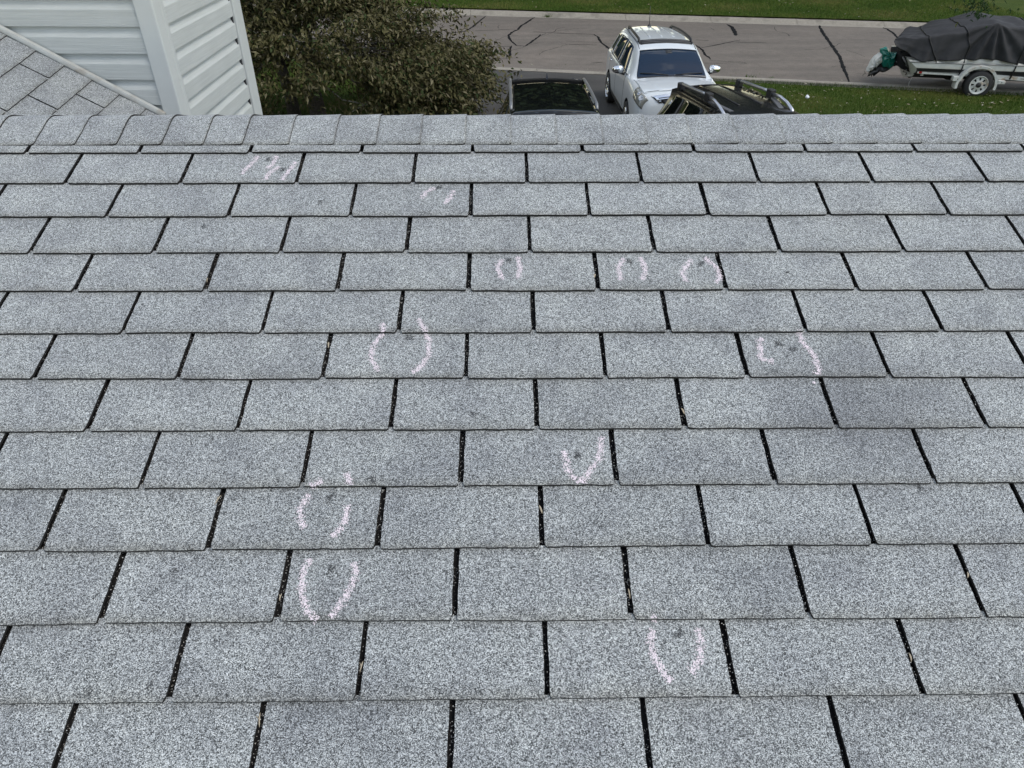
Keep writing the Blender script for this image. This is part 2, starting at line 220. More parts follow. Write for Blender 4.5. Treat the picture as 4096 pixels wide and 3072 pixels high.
def tab(x0,x1,yb,par,tilt=0.,seed=0,up=.136,cornr=.0028,name='shingle',h0=.0108,h1=.0036,th=.0062,skew=0.0):
    """one shingle tab: ragged butt edge, worn corners, thick asphalt edges"""
    r=random.Random(seed); n=max(3,int((x1-x0)/.022)); xs=[x0+(x1-x0)*i/n for i in range(n+1)]; xs=[x0,x0+.0035]+xs[1:-1]+[x1-.0035,x1]; n=len(xs)-1
    c0=r.uniform(.3,1.4)*cornr; c1=r.uniform(.3,1.4)*cornr; bow=r.uniform(-.0015,.0015)
    rows=[]
    ys=[0,.009,.022,.04,.058,.078,.1,.127,up]
    low=[]
    for i,x in enumerate(xs):
        t=i/n; e=r.uniform(-.0008,.0008)+bow*math.sin(math.pi*t)+tilt*(x-x0)
        if i==0: e+=c0
        if i==n: e+=c1
        low.append(e)
    lift=r.uniform(-.0005,.0006)
    v=[];edge=[]
    for j,y in enumerate(ys):
        for i,x in enumerate(xs):
            yy=yb+y+(low[i] if j==0 else tilt*(x-x0)); xx=x
            jit=r.uniform(-.0009,.0009)
            if i==0: xx=x+jit+(c0*.5 if j==0 else 0)
            if i==n: xx=x+jit-(c1*.5 if j==0 else 0)
            xx+=skew*y
            hh=h0+(h1-h0)*y/up+lift*(1-y/up)+ (-.0007 if j==0 else 0)
            v.append((xx,yy,hh)); edge.append({0:.9,1:.5,2:.12}.get(j,0.0)+(.5 if j==len(ys)-2 else 0)*.5)
    m_=n+1; f=[];mi=[]
    for j in range(len(ys)-1):
        for i in range(n): f.append((j*m_+i,j*m_+i+1,(j+1)*m_+i+1,(j+1)*m_+i)); mi.append(0)
    ring=[i for i in range(m_)]+[j*m_+n for j in range(1,len(ys))]+[(len(ys)-1)*m_+i for i in range(n-1,-1,-1)]+[j*m_ for j in range(len(ys)-2,0,-1)]
    b=len(v)
    for q in ring: x,y,h=v[q]; v.append((x,y,h-th)); edge.append(1)
    K=len(ring)
    for q in range(K): f.append((ring[(q+1)%K],ring[q],b+q,b+(q+1)%K)); mi.append(1)
    me=mesh(name,v,f,[M_GRAN,M_EDGE],mi)
    at=me.attributes.new('edge','FLOAT','POINT'); at.data.foreach_set('value',np.asarray(edge,np.float32))
    return link(name,me,par)
SLOT=.0103
def course(xs,yb,tilt,par,lo,hi,seed,**k):
    xs=list(xs)
    while xs[0]>lo: xs.insert(0,xs[0]-.3040)
    while xs[-1]<hi: xs.append(xs[-1]+.3040)
    for i in range(len(xs)-1):
        s0=SLOT*random.uniform(.8,1.15)/2; s1=SLOT*random.uniform(.8,1.15)/2
        tab(xs[i]+s0,xs[i+1]-s1,yb+tilt*xs[i]+random.uniform(-.0012,.0012),par,tilt,seed*100+i,**k)
YB={}
for r,(tl,yb),xs in ROWS:
    YB[r]=yb+.0; course(xs,yb,tl,roof,-2.75,2.75,r)
YB[0]=.1205; x0=[(a+b)/2+.004 for a,b in zip(ROWS[0][2][:-1],ROWS[0][2][1:])]
course(x0,.1205,0,roof,-2.75,2.75,50,up=.10)
for r in (13,14): course([x-.1525+(0 if r==13 else .1525) for x in ROWS[11][2]],-1.402-.127*(r-12),0,roof,-2.1,2.1,r)
def roof_h(x,y):
    """top of the shingle that covers roof-frame point (x,y)"""
    best=None
    for r,yb in YB.items():
        if yb<=y+1e-6 and (best is None or yb>best): best=yb
    return surf_h(y,best if best is not None else -2)
# ridge caps: bent shingles, each with its raised end towards +x
def cap(x0,x1,seed):
    r=random.Random(seed); half=.134; n=16; L_=x1-x0+.05; v=[];f=[];mi=[];edge=[]
    prof=[]                                # arc-length positions across the ridge, rounded bend
    R=.055; bend=SLOPE
    for k in range(n+1):
        s=-half+2*half*k/n                 # s<0 near side
        a=max(-1,min(1,s/(R*bend*1.0))) if R*bend>0 else 0
        prof.append(s)
    def pos(s,h):
        rb=R*SLOPE*1.25
        if abs(s)<=rb:
            a=s/rb*SLOPE; y=math.sin(a)*R*1.25; z=(math.cos(a)-1)*R*1.25; n_=(math.sin(a),math.cos(a))
        else:
            sg=1 if s>0 else -1; y0=math.sin(SLOPE)*R*1.25; z0=(math.cos(SLOPE)-1)*R*1.25
            d=abs(s)-rb; y=sg*(y0+d*math.cos(SLOPE)); z=z0-d*math.sin(SLOPE); n_=(sg*math.sin(SLOPE),math.cos(SLOPE))
        return y+n_[0]*h, z+n_[1]*h
    xs=[0,.3,.6,.85,.96,1]
    e0=[r.uniform(-.001,.001) for _ in range(n+1)]; lift=r.uniform(-.0015,.002); jl=r.uniform(-.003,.003)
    TOP=RIDGE_Z+.007
    for i,t in enumerate(xs):
        for k,s in enumerate(prof):
            ss=s*(1+jl*2)
            if i==len(xs)-1 and k in (0,n): ss*=.975
            h=.0035+t*t*(.0040+lift*.4)
            y,z=pos(ss,h); x=x1-L_+L_*t+(e0[k] if t==1 else 0)
            v.append((x,RIDGE_Y+y,TOP+z)); edge.append(.9 if (k in (0,n)) or t==1 else (.25 if k in (1,n-1) else 0))
    m_=n+1
    for i in range(len(xs)-1):
        for k in range(n): f.append((i*m_+k,(i+1)*m_+k,(i+1)*m_+k+1,i*m_+k+1)); mi.append(0)
    ring=[k for k in range(m_)]+[i*m_+n for i in range(1,len(xs))]+[(len(xs)-1)*m_+k for k in range(n-1,-1,-1)]+[i*m_ for i in range(len(xs)-2,0,-1)]
    b=len(v)
    for q in ring:
        x,y,z=v[q]; v.append((x,y,z-.0042)); edge.append(1)
    K=len(ring)
    for q in range(K): f.append((ring[q],ring[(q+1)%K],b+(q+1)%K,b+q)); mi.append(1)
    me=mesh('ridge_cap',v,f,[M_GRAN,M_EDGE],mi,[q==0 for q in mi])
    at=me.attributes.new('edge','FLOAT','POINT'); at.data.foreach_set('value',np.asarray(edge,np.float32))
    return link('ridge_cap',me,house)
cx=list(CAPS); cx.insert(11,-.046)
while cx[0]>-2.8: cx.insert(0,cx[0]-.121)
while cx[-1]<2.8: cx.append(cx[-1]+.126)
for i in range(1,len(cx)): cap(cx[i-1],cx[i],900+i)
# back slope (falls away behind the ridge), eaves wall below
by0,by1=RIDGE_Y,3.3
bz=lambda y:RIDGE_Z-.004-(y-RIDGE_Y)*math.tan(SLOPE)
m=MB(); m.add([(-7,by0,bz(by0)),(5,by0,bz(by0)),(5,by1,bz(by1)),(-7,by1,bz(by1)),(-7,by0,bz(by0)-.1),(5,by0,bz(by0)-.1),(5,by1,bz(by1)-.1),(-7,by1,bz(by1)-.1)],[(0,1,2,3),(7,6,5,4),(4,5,1,0),(5,6,2,1),(6,7,3,2),(7,4,0,3)])
m.build('street_side_roof',[M_GRAN],house)
MB().box((-6.7,-4.4,.2),(4.7,3.0,bz(3.0)-.11)).build('lower_wall',[M_SIDING],house)
# ---- upper wall block with Dutch lap siding (near face looks at us, side face looks right)
LAP=.1152; TOPZ=5.6; Z0=3.334
YAW=rad(-1.6)
wall=MB().box((-6.6,1.83,3.0),(-1.672,2.93,TOPZ)).build('upper_wall',[M_DARK],house,label='white vinyl clad upper wall beside the ridge')
def lap(name,p0,p1,z,nrm,par):
    """one Dutch lap course from p0 to p1 (xy), outward normal nrm"""
    prof=[(.000,.000),(.016,.000),(.0165,.002),(.0165,.070),(.0155,.0725),(.002,.098),(.0015,.104),(.001,.1175),(.000,.1175)]
    v=[];f=[]
    for p in (p0,p1):
        for o,h in prof: v.append((p[0]+nrm[0]*o,p[1]+nrm[1]*o,z+h))
    n=len(prof)
    for i in range(n): f.append((i,(i+1)%n,n+(i+1)%n,n+i))
    f+= [tuple(range(n-1,-1,-1)),tuple(range(n,2*n))]
    return part(name,v,f,[M_SIDING],par)
def on_front(x): return 1.793-.0279*(x+1.742)+.012
k=0; z=Z0
while z<5.5:
    lap('siding_plank',(-6.5,on_front(-6.5)),(-1.728,on_front(-1.728)),z,(math.sin(YAW)*1,-math.cos(YAW)),wall)
    z+=LAP
z=Z0-.004
while z<5.5:
    lap('siding_plank',(-1.664,2.81),(-1.664,1.893),z,(1,0),wall)
    z+=LAP
# corner posts
m=MB().box((-1.736,1.778,3.1),(-1.648,1.86,TOPZ)).box((-1.70,1.86,3.1),(-1.6485,1.903,TOPZ))
bevel(m.build('corner_post',[M_TRIM],house),.006,2)
m=MB().box((-1.69,2.812,3.1),(-1.636,2.95,TOPZ)); bevel(m.build('corner_post',[M_TRIM],house),.005,2)
m=MB().box((-1.68,2.795,3.1),(-1.652,2.812,TOPZ)); m.build('post_channel',[M_DARK],house)
# ---- left roof running up to that wall
LO=Vector((-2.163,1.654,3.944)); LU=Vector((.183,.959,.216)).normalized(); LV=Vector((.857,-.048,-.513)); LV=(LV-LU*LU.dot(LV)).normalized()
LN=LV.cross(LU).normalized()
if LN.z<0: LN=-LN
# frame: X along the courses (LU reversed so that up-slope is +Y), Y up-slope
LX=(-LU); LY=(-LV); 
if LX.cross(LY).dot(LN)<0: LX=-LX
lm=Matrix(((LX.x,LY.x,LN.x,LO.x),(LX.y,LY.y,LN.y,LO.y),(LX.z,LY.z,LN.z,LO.z),(0,0,0,1)))
sgn=1 if LX.dot(LU)>0 else -1          # x_local = sgn * u
XW=.160                                   # the wall stands about here along +u
def lx(u): return sgn*u
m=MB(); a,b=sorted((lx(-1.6),lx(XW+.05)))
m.box((a,-.50,-.09),(b,3.2,-.010)); lroof=m.build('side_roof',[M_SLOT],house,label='side roof slope meeting the white upper wall')
lroof.matrix_local=lm
for j in range(-4,14):
    yb=-.127*j if False else .127*(j) 
    # course butt j=0 is the line through the origin
    ph=0.0 if j%2==0 else .1524
    xs=[ph+.3048*k for k in range(-5,3)]
    us=[u for u in xs if -1.6<u<XW+.35]
    for i in range(len(us)-1):
        ua,ub=us[i]+.0035,us[i+1]-.0035
        ub=min(ub,XW+.01+.0*j)
        if ub-ua<.03: continue
        xa,xb=sorted((lx(ua),lx(ub)))
        tab(xa,xb,yb+random.uniform(-.001,.001),lroof,0,5000+j*20+i,cornr=.003)
# flashing strips along the foot of the wall
def flash(p,q,name='step_flashing',lift=0):
    P=Vector(p);Q=Vector(q); d=(Q-P).normalized(); out=Vector((math.sin(YAW),-math.cos(YAW),0)); up=out.cross(d); up=up if up.z>0 else -up
    prof=[(0,-.004),(.014,-.006),(.020,.000),(.019,.009),(.016,.0175),(.0,.021)]
    v=[]
    for c in (P,Q):
        for o,h in prof: v.append(c+out*(o+lift)+up*(h+lift*.5))
    n=len(prof); f=[(i,(i+1)%n,n+(i+1)%n,n+i) for i in range(n)]+[tuple(range(n-1,-1,-1)),tuple(range(n,2*n))]
    return part(name,v,f,[M_FLASH],house)
fd=(Vector((-1.743,1.797,3.748))-Vector((-2.394,1.815,4.132))); fd.normalize(); f0=Vector((-1.743,1.782,3.751))
flash(f0-fd*2.6,f0-fd*.150,lift=.002); flash(f0-fd*.165,f0+fd*.012)
# chalk: flecks of pink-white chalk caught on the tops of the granules
M_CHALK=mat('chalk_dust',(.70,.615,.66),.9); M_BRUISE=mat('bare_bruise',(.045,.047,.05),.9)
def flecks(P,size,name,mt,par,lift=.0009,**t):
    """P list of (x,y) in the roof frame; little irregular chips lying on the shingles"""
    n=len(P); v=np.zeros((n,4,3))
    for j,(x,y) in enumerate(P):
        h=roof_h(x,y)+lift; s=size*random.uniform(.55,1.25); a0=random.uniform(0,6.28)
        for i in range(4):
            a=a0+1.5708*i; rr=s*random.uniform(.7,1.2); v[j,i]=(x+rr*math.cos(a),y+rr*math.sin(a),h+random.uniform(0,.0004))
    return link(name,fastmesh(name,v.reshape(-1,3),n,4,[mt]),par,**t)
def stroke(S,width=.0078,dens=300000):
    out=[]
    for (x0,y0),(x1,y1) in zip(S[:-1],S[1:]):
        l=math.hypot(x1-x0,y1-y0); n=int(l*width*2*dens); dx,dy=(x1-x0)/l,(y1-y0)/l
        for _ in range(n):
            t=random.random(); w=random.gauss(0,width*.48)
            if abs(w)>width*1.6: continue
            x=x0+(x1-x0)*t-dy*w; y=y0+(y1-y0)*t+dx*w
            if (math.sin(x*310+y*170)+math.sin(y*430-x*90)+random.uniform(-1.9,1.9))>-1.6: out.append((x,y))
    return out
ML=['three slanting pink chalk strokes on the top course','faint pink chalk arcs on the second course','narrow pair of pink chalk curves','pink chalk arch left of the rounder ring','round pink chalk ring beside a slot','wide U of pink chalk across two courses','tall pink chalk curve beside a small L shaped stroke','pink chalk V on a middle shingle','open pink chalk loop crossing a butt line','tall U of pink chalk below the open loop','lowest chalk U with a dark dent inside']
for (nm,st,br),lab in zip(MARKS,ML):
    pts=[]
    for s in st: pts+=stroke(s)
    flecks(pts,.00115,'chalk_mark',M_CHALK,roof,kind='stuff',label=lab)
    for x,y in br:
        flecks([(x+random.gauss(0,.0048),y+random.gauss(0,.0048)) for _ in range(58)],.0012,'hail_bruise',M_BRUISE,roof,lift=.0012,kind='stuff')
for x,y in BRUISES: flecks([(x+random.gauss(0,.0042),y+random.gauss(0,.0042)) for _ in range(34)],.0012,'hail_bruise',M_BRUISE,roof,lift=.0012,kind='stuff')
# granules washed loose and caught in the slots
M_LOOSE=mat('loose_granule',(.50,.49,.46),.9); pts=[]
for r,(tl,yb),xs in ROWS:
    for x in xs:
        for _ in range(random.randrange(8,26)):
            t=random.random()**1.5; pts.append((x+random.gauss(0,.0036),yb+.004+.118*t))
v=np.zeros((len(pts),4,3))
for j,(x,y) in enumerate(pts):
    h=random.uniform(.0005,.0035); s=random.uniform(.0005,.0011); a0=random.uniform(0,6)
    for i in range(4): v[j,i]=(x+s*math.cos(a0+1.57*i),y+s*math.sin(a0+1.57*i),h+random.uniform(0,.0006))
link('loose_granules',fastmesh('loose_granules',v.reshape(-1,3),len(pts),4,[M_LOOSE]),roof,kind='stuff')
def roofpt(x,y,h): return roof.matrix_basis@Vector((x,y,h))
bpy.context.view_layer.update()
RM=Matrix.Translation((0,0,OFFZ))@Matrix.Rotation(SLOPE,4,'X')
def lump(n,loc,s,mt,**t):
    v=[];f=[];m=MB()
    bm=bmesh.new(); bmesh.ops.create_icosphere(bm,subdivisions=1,radius=1)
    r=random.Random(n)
    for q in bm.verts: q.co=Vector((q.co.x*s[0],q.co.y*s[1],q.co.z*s[2]))*r.uniform(.75,1.15)
    me=bpy.data.meshes.new(n); bm.to_mesh(me); bm.free(); me.materials.append(mt); o=link(n,me,None,loc,**t); o.rotation_euler=(SLOPE,0,r.uniform(0,3)); return o
x,y=LUMP; lump('chalk_crumb',RM@Vector((x,y,roof_h(x,y)+.0025)),(.0042,.0042,.003),M_CHALK,label='small pink crumb of chalk lying below the tall chalk curve',cat='chalk crumb')
# dry scraps caught in the slots
M_STRAW=noisy('dry_leaf',(.26,.21,.15),(.42,.36,.27),200,.8)
DL=['pale dry leaf scrap in the slot left of the chalk arch','dry leaf scrap caught at the foot of a slot on the fourth course','thin dry scrap in the slot left of the wide chalk U','dry seed wing in a slot on the seventh course','brown stem in a slot left of the open chalk loop','small pale chip in the slot right of the open chalk loop','forked dry stem in the slot left of the tall chalk U','dry grass blade in the slot right of the tall chalk U','curled dry scrap in the slot on the eleventh course left of centre','curled pale scrap in the slot right of the lowest chalk U','dry stem in a slot of the bottom course','dry scrap in the rightmost slot of the tenth course']
for i,((x,y),lab) in enumerate(zip(DEBRIS,DL)):
    r=random.Random(i*5+2); m=MB(); l=r.uniform(.012,.022); w=r.uniform(.0008,.0016); a=r.uniform(1.2,1.9); G=[]
    for k in range(6):
        t=k/5-.5; px=math.cos(a)*l*t; py=math.sin(a)*l*t; ww=w*(1-(2*t)**2)+.0003; c=.003*(1-(2*t)**2)
        G.append([(px-math.sin(a)*ww,py+math.cos(a)*ww,c),(px,py,c+.001),(px+math.sin(a)*ww,py-math.cos(a)*ww,c)])
    m.sheet(G)
    if i%2==0: m.tube([(0,0,.002),(l*.35*math.cos(a+.7),l*.35*math.sin(a+.7),.004)],.0005,5)
    o=m.build('leaf_scrap',[M_STRAW],None,label=lab,cat='leaf scrap',group='dry scraps caught in the shingle slots')
    o.location=RM@Vector((x,y,.0055)); o.rotation_euler=(SLOPE,0,0)
# ================================================================ ground, street, kerbs
NK=lambda x:20.888-.199*x            # street side edge of the near kerb
FK=lambda x:29.36-.167*x             # street side edge of the far kerb
ZST=-.29
def gz(x,y):
    d=np.clip(20.05-.199*np.asarray(x)-np.asarray(y),0,10); return -.195+.03*d
def gridmesh(name,xs,yf,n,zf,mt,kind='structure',**t):
    """strip of ground: for each x from yf(x)[0] to yf(x)[1]"""
    G=[]
    for x in xs:
        a,b=yf(x); G.append([(x,a+(b-a)*k/n,float(zf(x,a+(b-a)*k/n))) for k in range(n+1)])
    m=MB(); m.sheet(G,flip=True); return m.build(name,[mt],None,kind=kind,**t)
X=lambda a,b,n:[a+(b-a)*i/n for i in range(n+1)]
MB().add([(-400,-300,-.75),(400,-300,-.75),(400,500,-.75),(-400,500,-.75)],[(0,1,2,3)]).build('ground',[M_TURF],None,kind='structure')
DX0,DX1=-1.35,5.25
gridmesh('lawn',sorted(X(-40,40,80)+[DX0-.002,DX0,DX1,DX1+.002]),lambda x:(3.0,20.05-.199*x),40,lambda x,y:gz(x,y)-(.30 if DX0-.001<x<DX1+.001 else .004),M_TURF)
gridmesh('driveway',X(DX0,DX1,10),lambda x:(3.0,20.45-.199*x),40,lambda x,y:(gz(x,y)+.006) if y<20.0-.199*x else -.215-(y-(20.0-.199*x))*.1,M_DRIVE)
gridmesh('street',X(-80,80,40),lambda x:(NK(x)-.02,FK(x)+.02),12,lambda x,y:ZST,M_ASPH)
gridmesh('far_lawn',X(-120,120,60),lambda x:(FK(x)+.62,FK(x)+90),30,lambda x,y:-.13+.012*(y-FK(x)),M_TURF)
def kerb(name,edge,slope,sgn,xs,drop=None):
    root=empty(name,(0,0,0)); root['kind']='structure'
    th=math.atan(slope)
    for a,b in zip(xs[:-1],xs[1:]):
        a2,b2=a+.006,b-.006; v=[]; nn=4
        low=drop and a>=drop[0]-.2 and b<=drop[1]+.3
        top=-.255 if low else -.165
        prof=[(-.02,-.45),(-.02,ZST+.006),(.25,ZST+.012),(.33,top-.03),(.37,top),(.56,top+.004),(.58,top-.02),(.58,-.45)]
        if low: prof=[(-.02,-.45),(-.02,ZST+.008),(.25,ZST+.018),(.40,-.245),(.50,-.232),(.52,-.235),(.52,-.26),(.52,-.45)]
        for i in range(nn+1):
            x=a2+(b2-a2)*i/nn
            for o,z in prof: v.append((x,edge(x)+sgn*o,z+random.uniform(-.003,.003)))
        n=len(prof); f=[]
        for i in range(nn):
            for k in range(n): q=(i*n+k,(i+1)*n+k,(i+1)*n+(k+1)%n,i*n+(k+1)%n); f.append(q if sgn<0 else q[::-1])
        f+=[tuple(range(n)),tuple(range(nn*n,nn*n+n))]
        part('kerb_segment',v,f,[M_CONC],root)
    return root
fx=[-1.4,1.64,4.68,7.88,11.03,14.12]
while fx[0]>-26: fx.insert(0,fx[0]-3.1)
while fx[-1]<34: fx.append(fx[-1]+3.1)
kerb('far_kerb',FK,-.167,1,fx)
nx=[-1.5,.9,3.2,5.5,8.5,11.5,14.5]
while nx[0]>-24: nx.insert(0,nx[0]-3.05)
while nx[-1]<30: nx.append(nx[-1]+3.05)
kerb('near_kerb',NK,-.199,-1,nx,drop=(-1.5,5.5))
# tar crack seals poured over the street
for i,(P,w) in enumerate(CRACKS):
    r=random.Random(i); pts=[]
    for (x0,y0),(x1,y1) in zip(P[:-1],P[1:]):
        n=max(2,int(math.hypot(x1-x0,y1-y0)/.12))
        for k in range(n): pts.append((x0+(x1-x0)*k/n+r.uniform(-.014,.014),y0+(y1-y0)*k/n+r.uniform(-.02,.02)))
    pts.append(tuple(P[-1])); G=[]
    for k,(x,y) in enumerate(pts):
        x0,y0=pts[max(k-1,0)];x1,y1=pts[min(k+1,len(pts)-1)]; d=Vector((x1-x0,y1-y0)).normalized(); t=k/(len(pts)-1)
        ww=w*.36*r.uniform(.7,1.25)*(.35+.65*min(1,6*t,6*(1-t)))
        G.append([(x-d.y*ww,y+d.x*ww,ZST+.004),(x,y,ZST+.008),(x+d.y*ww,y-d.x*ww,ZST+.004)])
    m=MB(); m.sheet(G,flip=True); o=m.build('crack_seal',[M_TAR],None); o['kind']='structure'
for i in range(26):
    r=random.Random(700+i); x=r.uniform(-3,14); y=r.uniform(NK(x)+.8,FK(x)-.8); a=r.choice((r.gauss(-.18,.12),r.gauss(1.4,.3))); l=r.uniform(.5,2.2); G=[]
    for k in range(int(l/.09)):
        a+=r.gauss(0,.16); x+=.09*math.cos(a); y+=.09*math.sin(a); w=.008*r.uniform(.5,1.3)
        if not NK(x)+.1<y<FK(x)-.1: break
        G.append([(x-math.sin(a)*w,y+math.cos(a)*w,ZST+.0035),(x+math.sin(a)*w,y-math.cos(a)*w,ZST+.0035)])
    if len(G)>3:
        m=MB(); m.sheet(G,flip=True); o=m.build('hairline_crack',[M_TAR],None); o['kind']='structure'
# grass blades
def blades(name,n,xr,yf,zf,h,w,seed,keep=None,mts=None):
    g=np.random.default_rng(seed); x=g.uniform(*xr,n); lo,hi=yf(x); y=lo+(hi-lo)*g.random(n)
    if keep is not None: k=keep(x,y,g); x,y=x[k],y[k]; n=len(x)
    z=zf(x,y); a=g.uniform(0,6.283,n); hh=h*g.uniform(.5,1.25,n); lean=g.uniform(.1,.9,n)*hh; la=g.uniform(0,6.283,n); ww=w*g.uniform(.6,1.2,n)
    v=np.zeros((n,3,3)); dx,dy=np.cos(a)*ww/2,np.sin(a)*ww/2
    v[:,0]=np.stack([x-dx,y-dy,z-.005],1); v[:,1]=np.stack([x+dx,y+dy,z-.005],1); v[:,2]=np.stack([x+np.cos(la)*lean,y+np.sin(la)*lean,z+hh],1)
    pat=np.sin(x*1.3+y*.7)+np.sin(y*1.9-x*.6)+g.normal(0,.9,n)
    mi=np.where(pat>1.25,2,np.where(pat>-.2,1,0))
    return link(name,fastmesh(name,v.reshape(-1,3),n,3,mts or M_BLADE,mi),None,kind='stuff')
drv=lambda x,y,g:~((x>DX0-.05)&(x<DX1+.05))
blades('front_lawn_grass',150000,(-8,17),lambda x:(12.2+0*x,20.28-.199*x),lambda x,y:gz(x,y)-.002,.060,.010,3,drv)
blades('far_lawn_grass',110000,(-8,20),lambda x:(FK(x)+.56,FK(x)+7.5),lambda x,y:-.13+.012*(y-FK(x)),.075,.016,4,None,M_BLADE2)
# fallen bits on the lawns and gutters
g=np.random.default_rng(21)
def litter(name,n,xr,yf,zf,s,mts,seed,keep=None,**t):
    g=np.random.default_rng(seed); x=g.uniform(*xr,n); lo,hi=yf(x); y=lo+(hi-lo)*g.random(n)
    if keep is not None: k=keep(x,y,g); x,y=x[k],y[k]; n=len(x)
    z=zf(x,y); a=g.uniform(0,6.283,n); l=s*g.uniform(.5,1.3,n); w=l*g.uniform(.25,.6,n); v=np.zeros((n,4,3)); t1=g.uniform(-.4,.4,n)*l; t2=g.uniform(-.3,.3,n)*l
    ca,sa=np.cos(a),np.sin(a)
    for k,(p,q) in enumerate(((-1,0),(0,-1),(1,0),(0,1))): v[:,k]=np.stack([x+ca*l*p*.5-sa*w*q*.5,y+sa*l*p*.5+ca*w*q*.5,z+np.abs(t1)*.3+(t1*p+t2*q)*.4],1)
    return link(name,fastmesh(name,v.reshape(-1,3),n,4,mts,g.integers(0,len(mts),n)),None,kind='stuff',**t)
M_LIT=[mat('litter_pale',(.26,.24,.18),.8),mat('litter_tan',(.16,.13,.075),.8),mat('litter_olive',(.09,.095,.04),.8)]
litter('fallen_leaves',420,(5.2,15),lambda x:(13.+0*x,20.2-.199*x),lambda x,y:gz(x,y)+.045,.085,M_LIT,31)
litter('fallen_leaves',420,(-4,18),lambda x:(FK(x)+.6,FK(x)+6),lambda x,y:-.13+.012*(y-FK(x))+.06,.10,M_LIT,32,lambda x,y,g:g.random(len(x))<np.exp(-(y-FK(x)-.6)/2.2)+.12)
litter('gutter_leaves',160,(-3,15),lambda x:(NK(x)-.3,NK(x)+.9),lambda x,y:np.where(y>NK(x),ZST+.012,ZST+.03),.06,M_LIT,33,lambda x,y,g:((x>5.5)|(y>NK(x)+.02))&(g.random(len(x))<.6))
# weeds growing in the kerb joints
def tuft(x,y,z,s,n,seed,**t):
    r=random.Random(seed); m=MB()
    for i in range(n):
        a=r.uniform(0,6.28); l=s*r.uniform(.5,1.1); px,py=x+r.gauss(0,s*.5),y+r.gauss(0,s*.3); w=s*.07
        m.add([(-w*math.sin(a)+px-x,w*math.cos(a)+py-y,0),(w*math.sin(a)+px-x,-w*math.cos(a)+py-y,0),(px-x+math.cos(a)*l*.6,py-y+math.sin(a)*l*.6,l*.8)],[(0,1,2)],r.randrange(2))
    return m.build('weed_tuft',M_BLADE,None,(x,y,z),**t)
tuft(1.64,29.22,ZST+.0,.16,40,1,label='weed tuft in the far gutter joint nearest the tree',cat='weed')
tuft(11.98,28.0,ZST,.14,34,2,label='weed tuft at the head of the long wide tar seam',cat='weed')
tuft(6.9,19.42,ZST+.02,.16,50,3,label='larger weed tuft on the near kerb right of the white car',cat='weed')
tuft(7.5,19.42,ZST+.01,.10,26,4,label='small weed tuft in the near gutter beside the larger one',cat='weed')
# white scrap on the front lawn
bm=bmesh.new(); bmesh.ops.create_icosphere(bm,subdivisions=2,radius=.048)
for q in bm.verts: q.co*=1+.5*(random.random()-.5)
me=bpy.data.meshes.new('paper_scrap'); bm.to_mesh(me); bm.free(); me.materials.append(mat('white_paper',(.75,.76,.8),.7))
link('paper_scrap',me,None,(7.62,16.9,float(gz(7.62,16.9))+.04),label='crumpled white paper scrap on the front lawn by the dark roof rack',cat='litter')
# ================================================================ trees
M_BARK=noisy('bark',(.035,.030,.026),(.085,.075,.066),30,.95,.8,.01); M_TWIG=noisy('pale_twig',(.16,.15,.13),(.30,.28,.25),40,.9)
def leafmat(n,c,tr=.25):
    m=mat(n,c,.7,spec=.2); return m
M_LF=[leafmat('olive_leaf_a',(.070,.064,.023)),leafmat('olive_leaf_b',(.095,.085,.038)),leafmat('olive_leaf_c',(.14,.123,.07)),leafmat('olive_leaf_d',(.033,.048,.013))]
def leafgeo(l,w):
    """folded lance leaf: 8 verts as 4 quads... kept to two quads along the midrib"""
    return np.array([(0,0,0),(l*.45,-w/2,.16*w),(l,0,-.10*l),(l*.45,w/2,.16*w)])
def leaves(P,D,l,w,g):
    """P (n,3) base points, D (n,3) directions: folded leaf = two triangles sharing the midrib"""
    n=len(P); D=D/np.linalg.norm(D,axis=1)[:,None]; up=g.normal(0,.55,(n,3))+np.array([0,0,1.]); S=np.cross(D,up); S/=np.linalg.norm(S,axis=1)[:,None]; U=np.cross(S,D)
    ll=(l*g.uniform(.6,1.2,n))[:,None]; ww=(w*g.uniform(.7,1.2,n))[:,None]
    v=np.zeros((n,4,3)); v[:,0]=P; v[:,1]=P+D*ll*.5+S*ww*.5+U*ww*.2; v[:,2]=P+D*ll-U*ll*.14; v[:,3]=P+D*ll*.5-S*ww*.5+U*ww*.2
    idx=(np.arange(n)[:,None]*4+np.array([0,1,2,0,2,3])[None]).ravel()
    return v.reshape(-1,3),idx
TX,TY=-4.15,14.2; tz=float(gz(TX,TY))
olive=empty('olive_leaved_tree',(TX,TY,tz),label='spreading tree with dull olive leaves between the white wall and the street',cat='tree')
r=random.Random(4)
MB().tube([(0,0,-.1),(.02,0,.25),(-.03,.03,.8),(.05,.05,1.25),(.0,.1,1.7)],[.24,.18,.155,.15,.12],14).build('trunk',[M_BARK],olive)
MB().tube([(-.55,.2,-.1),(-.58,.2,.6),(-.7,.25,1.3),(-.85,.3,2.2)],[.17,.13,.11,.07],12).build('trunk',[M_BARK],olive)
def crown_r(z): return np.interp(z,[.3,.7,1.25,1.9,2.7,3.5,4.3,4.7],[3.3,3.75,3.85,3.35,2.55,1.9,1.0,.2])
g=np.random.default_rng(8)
cwv=np.array(CAM)-np.array([TX,TY,tz])
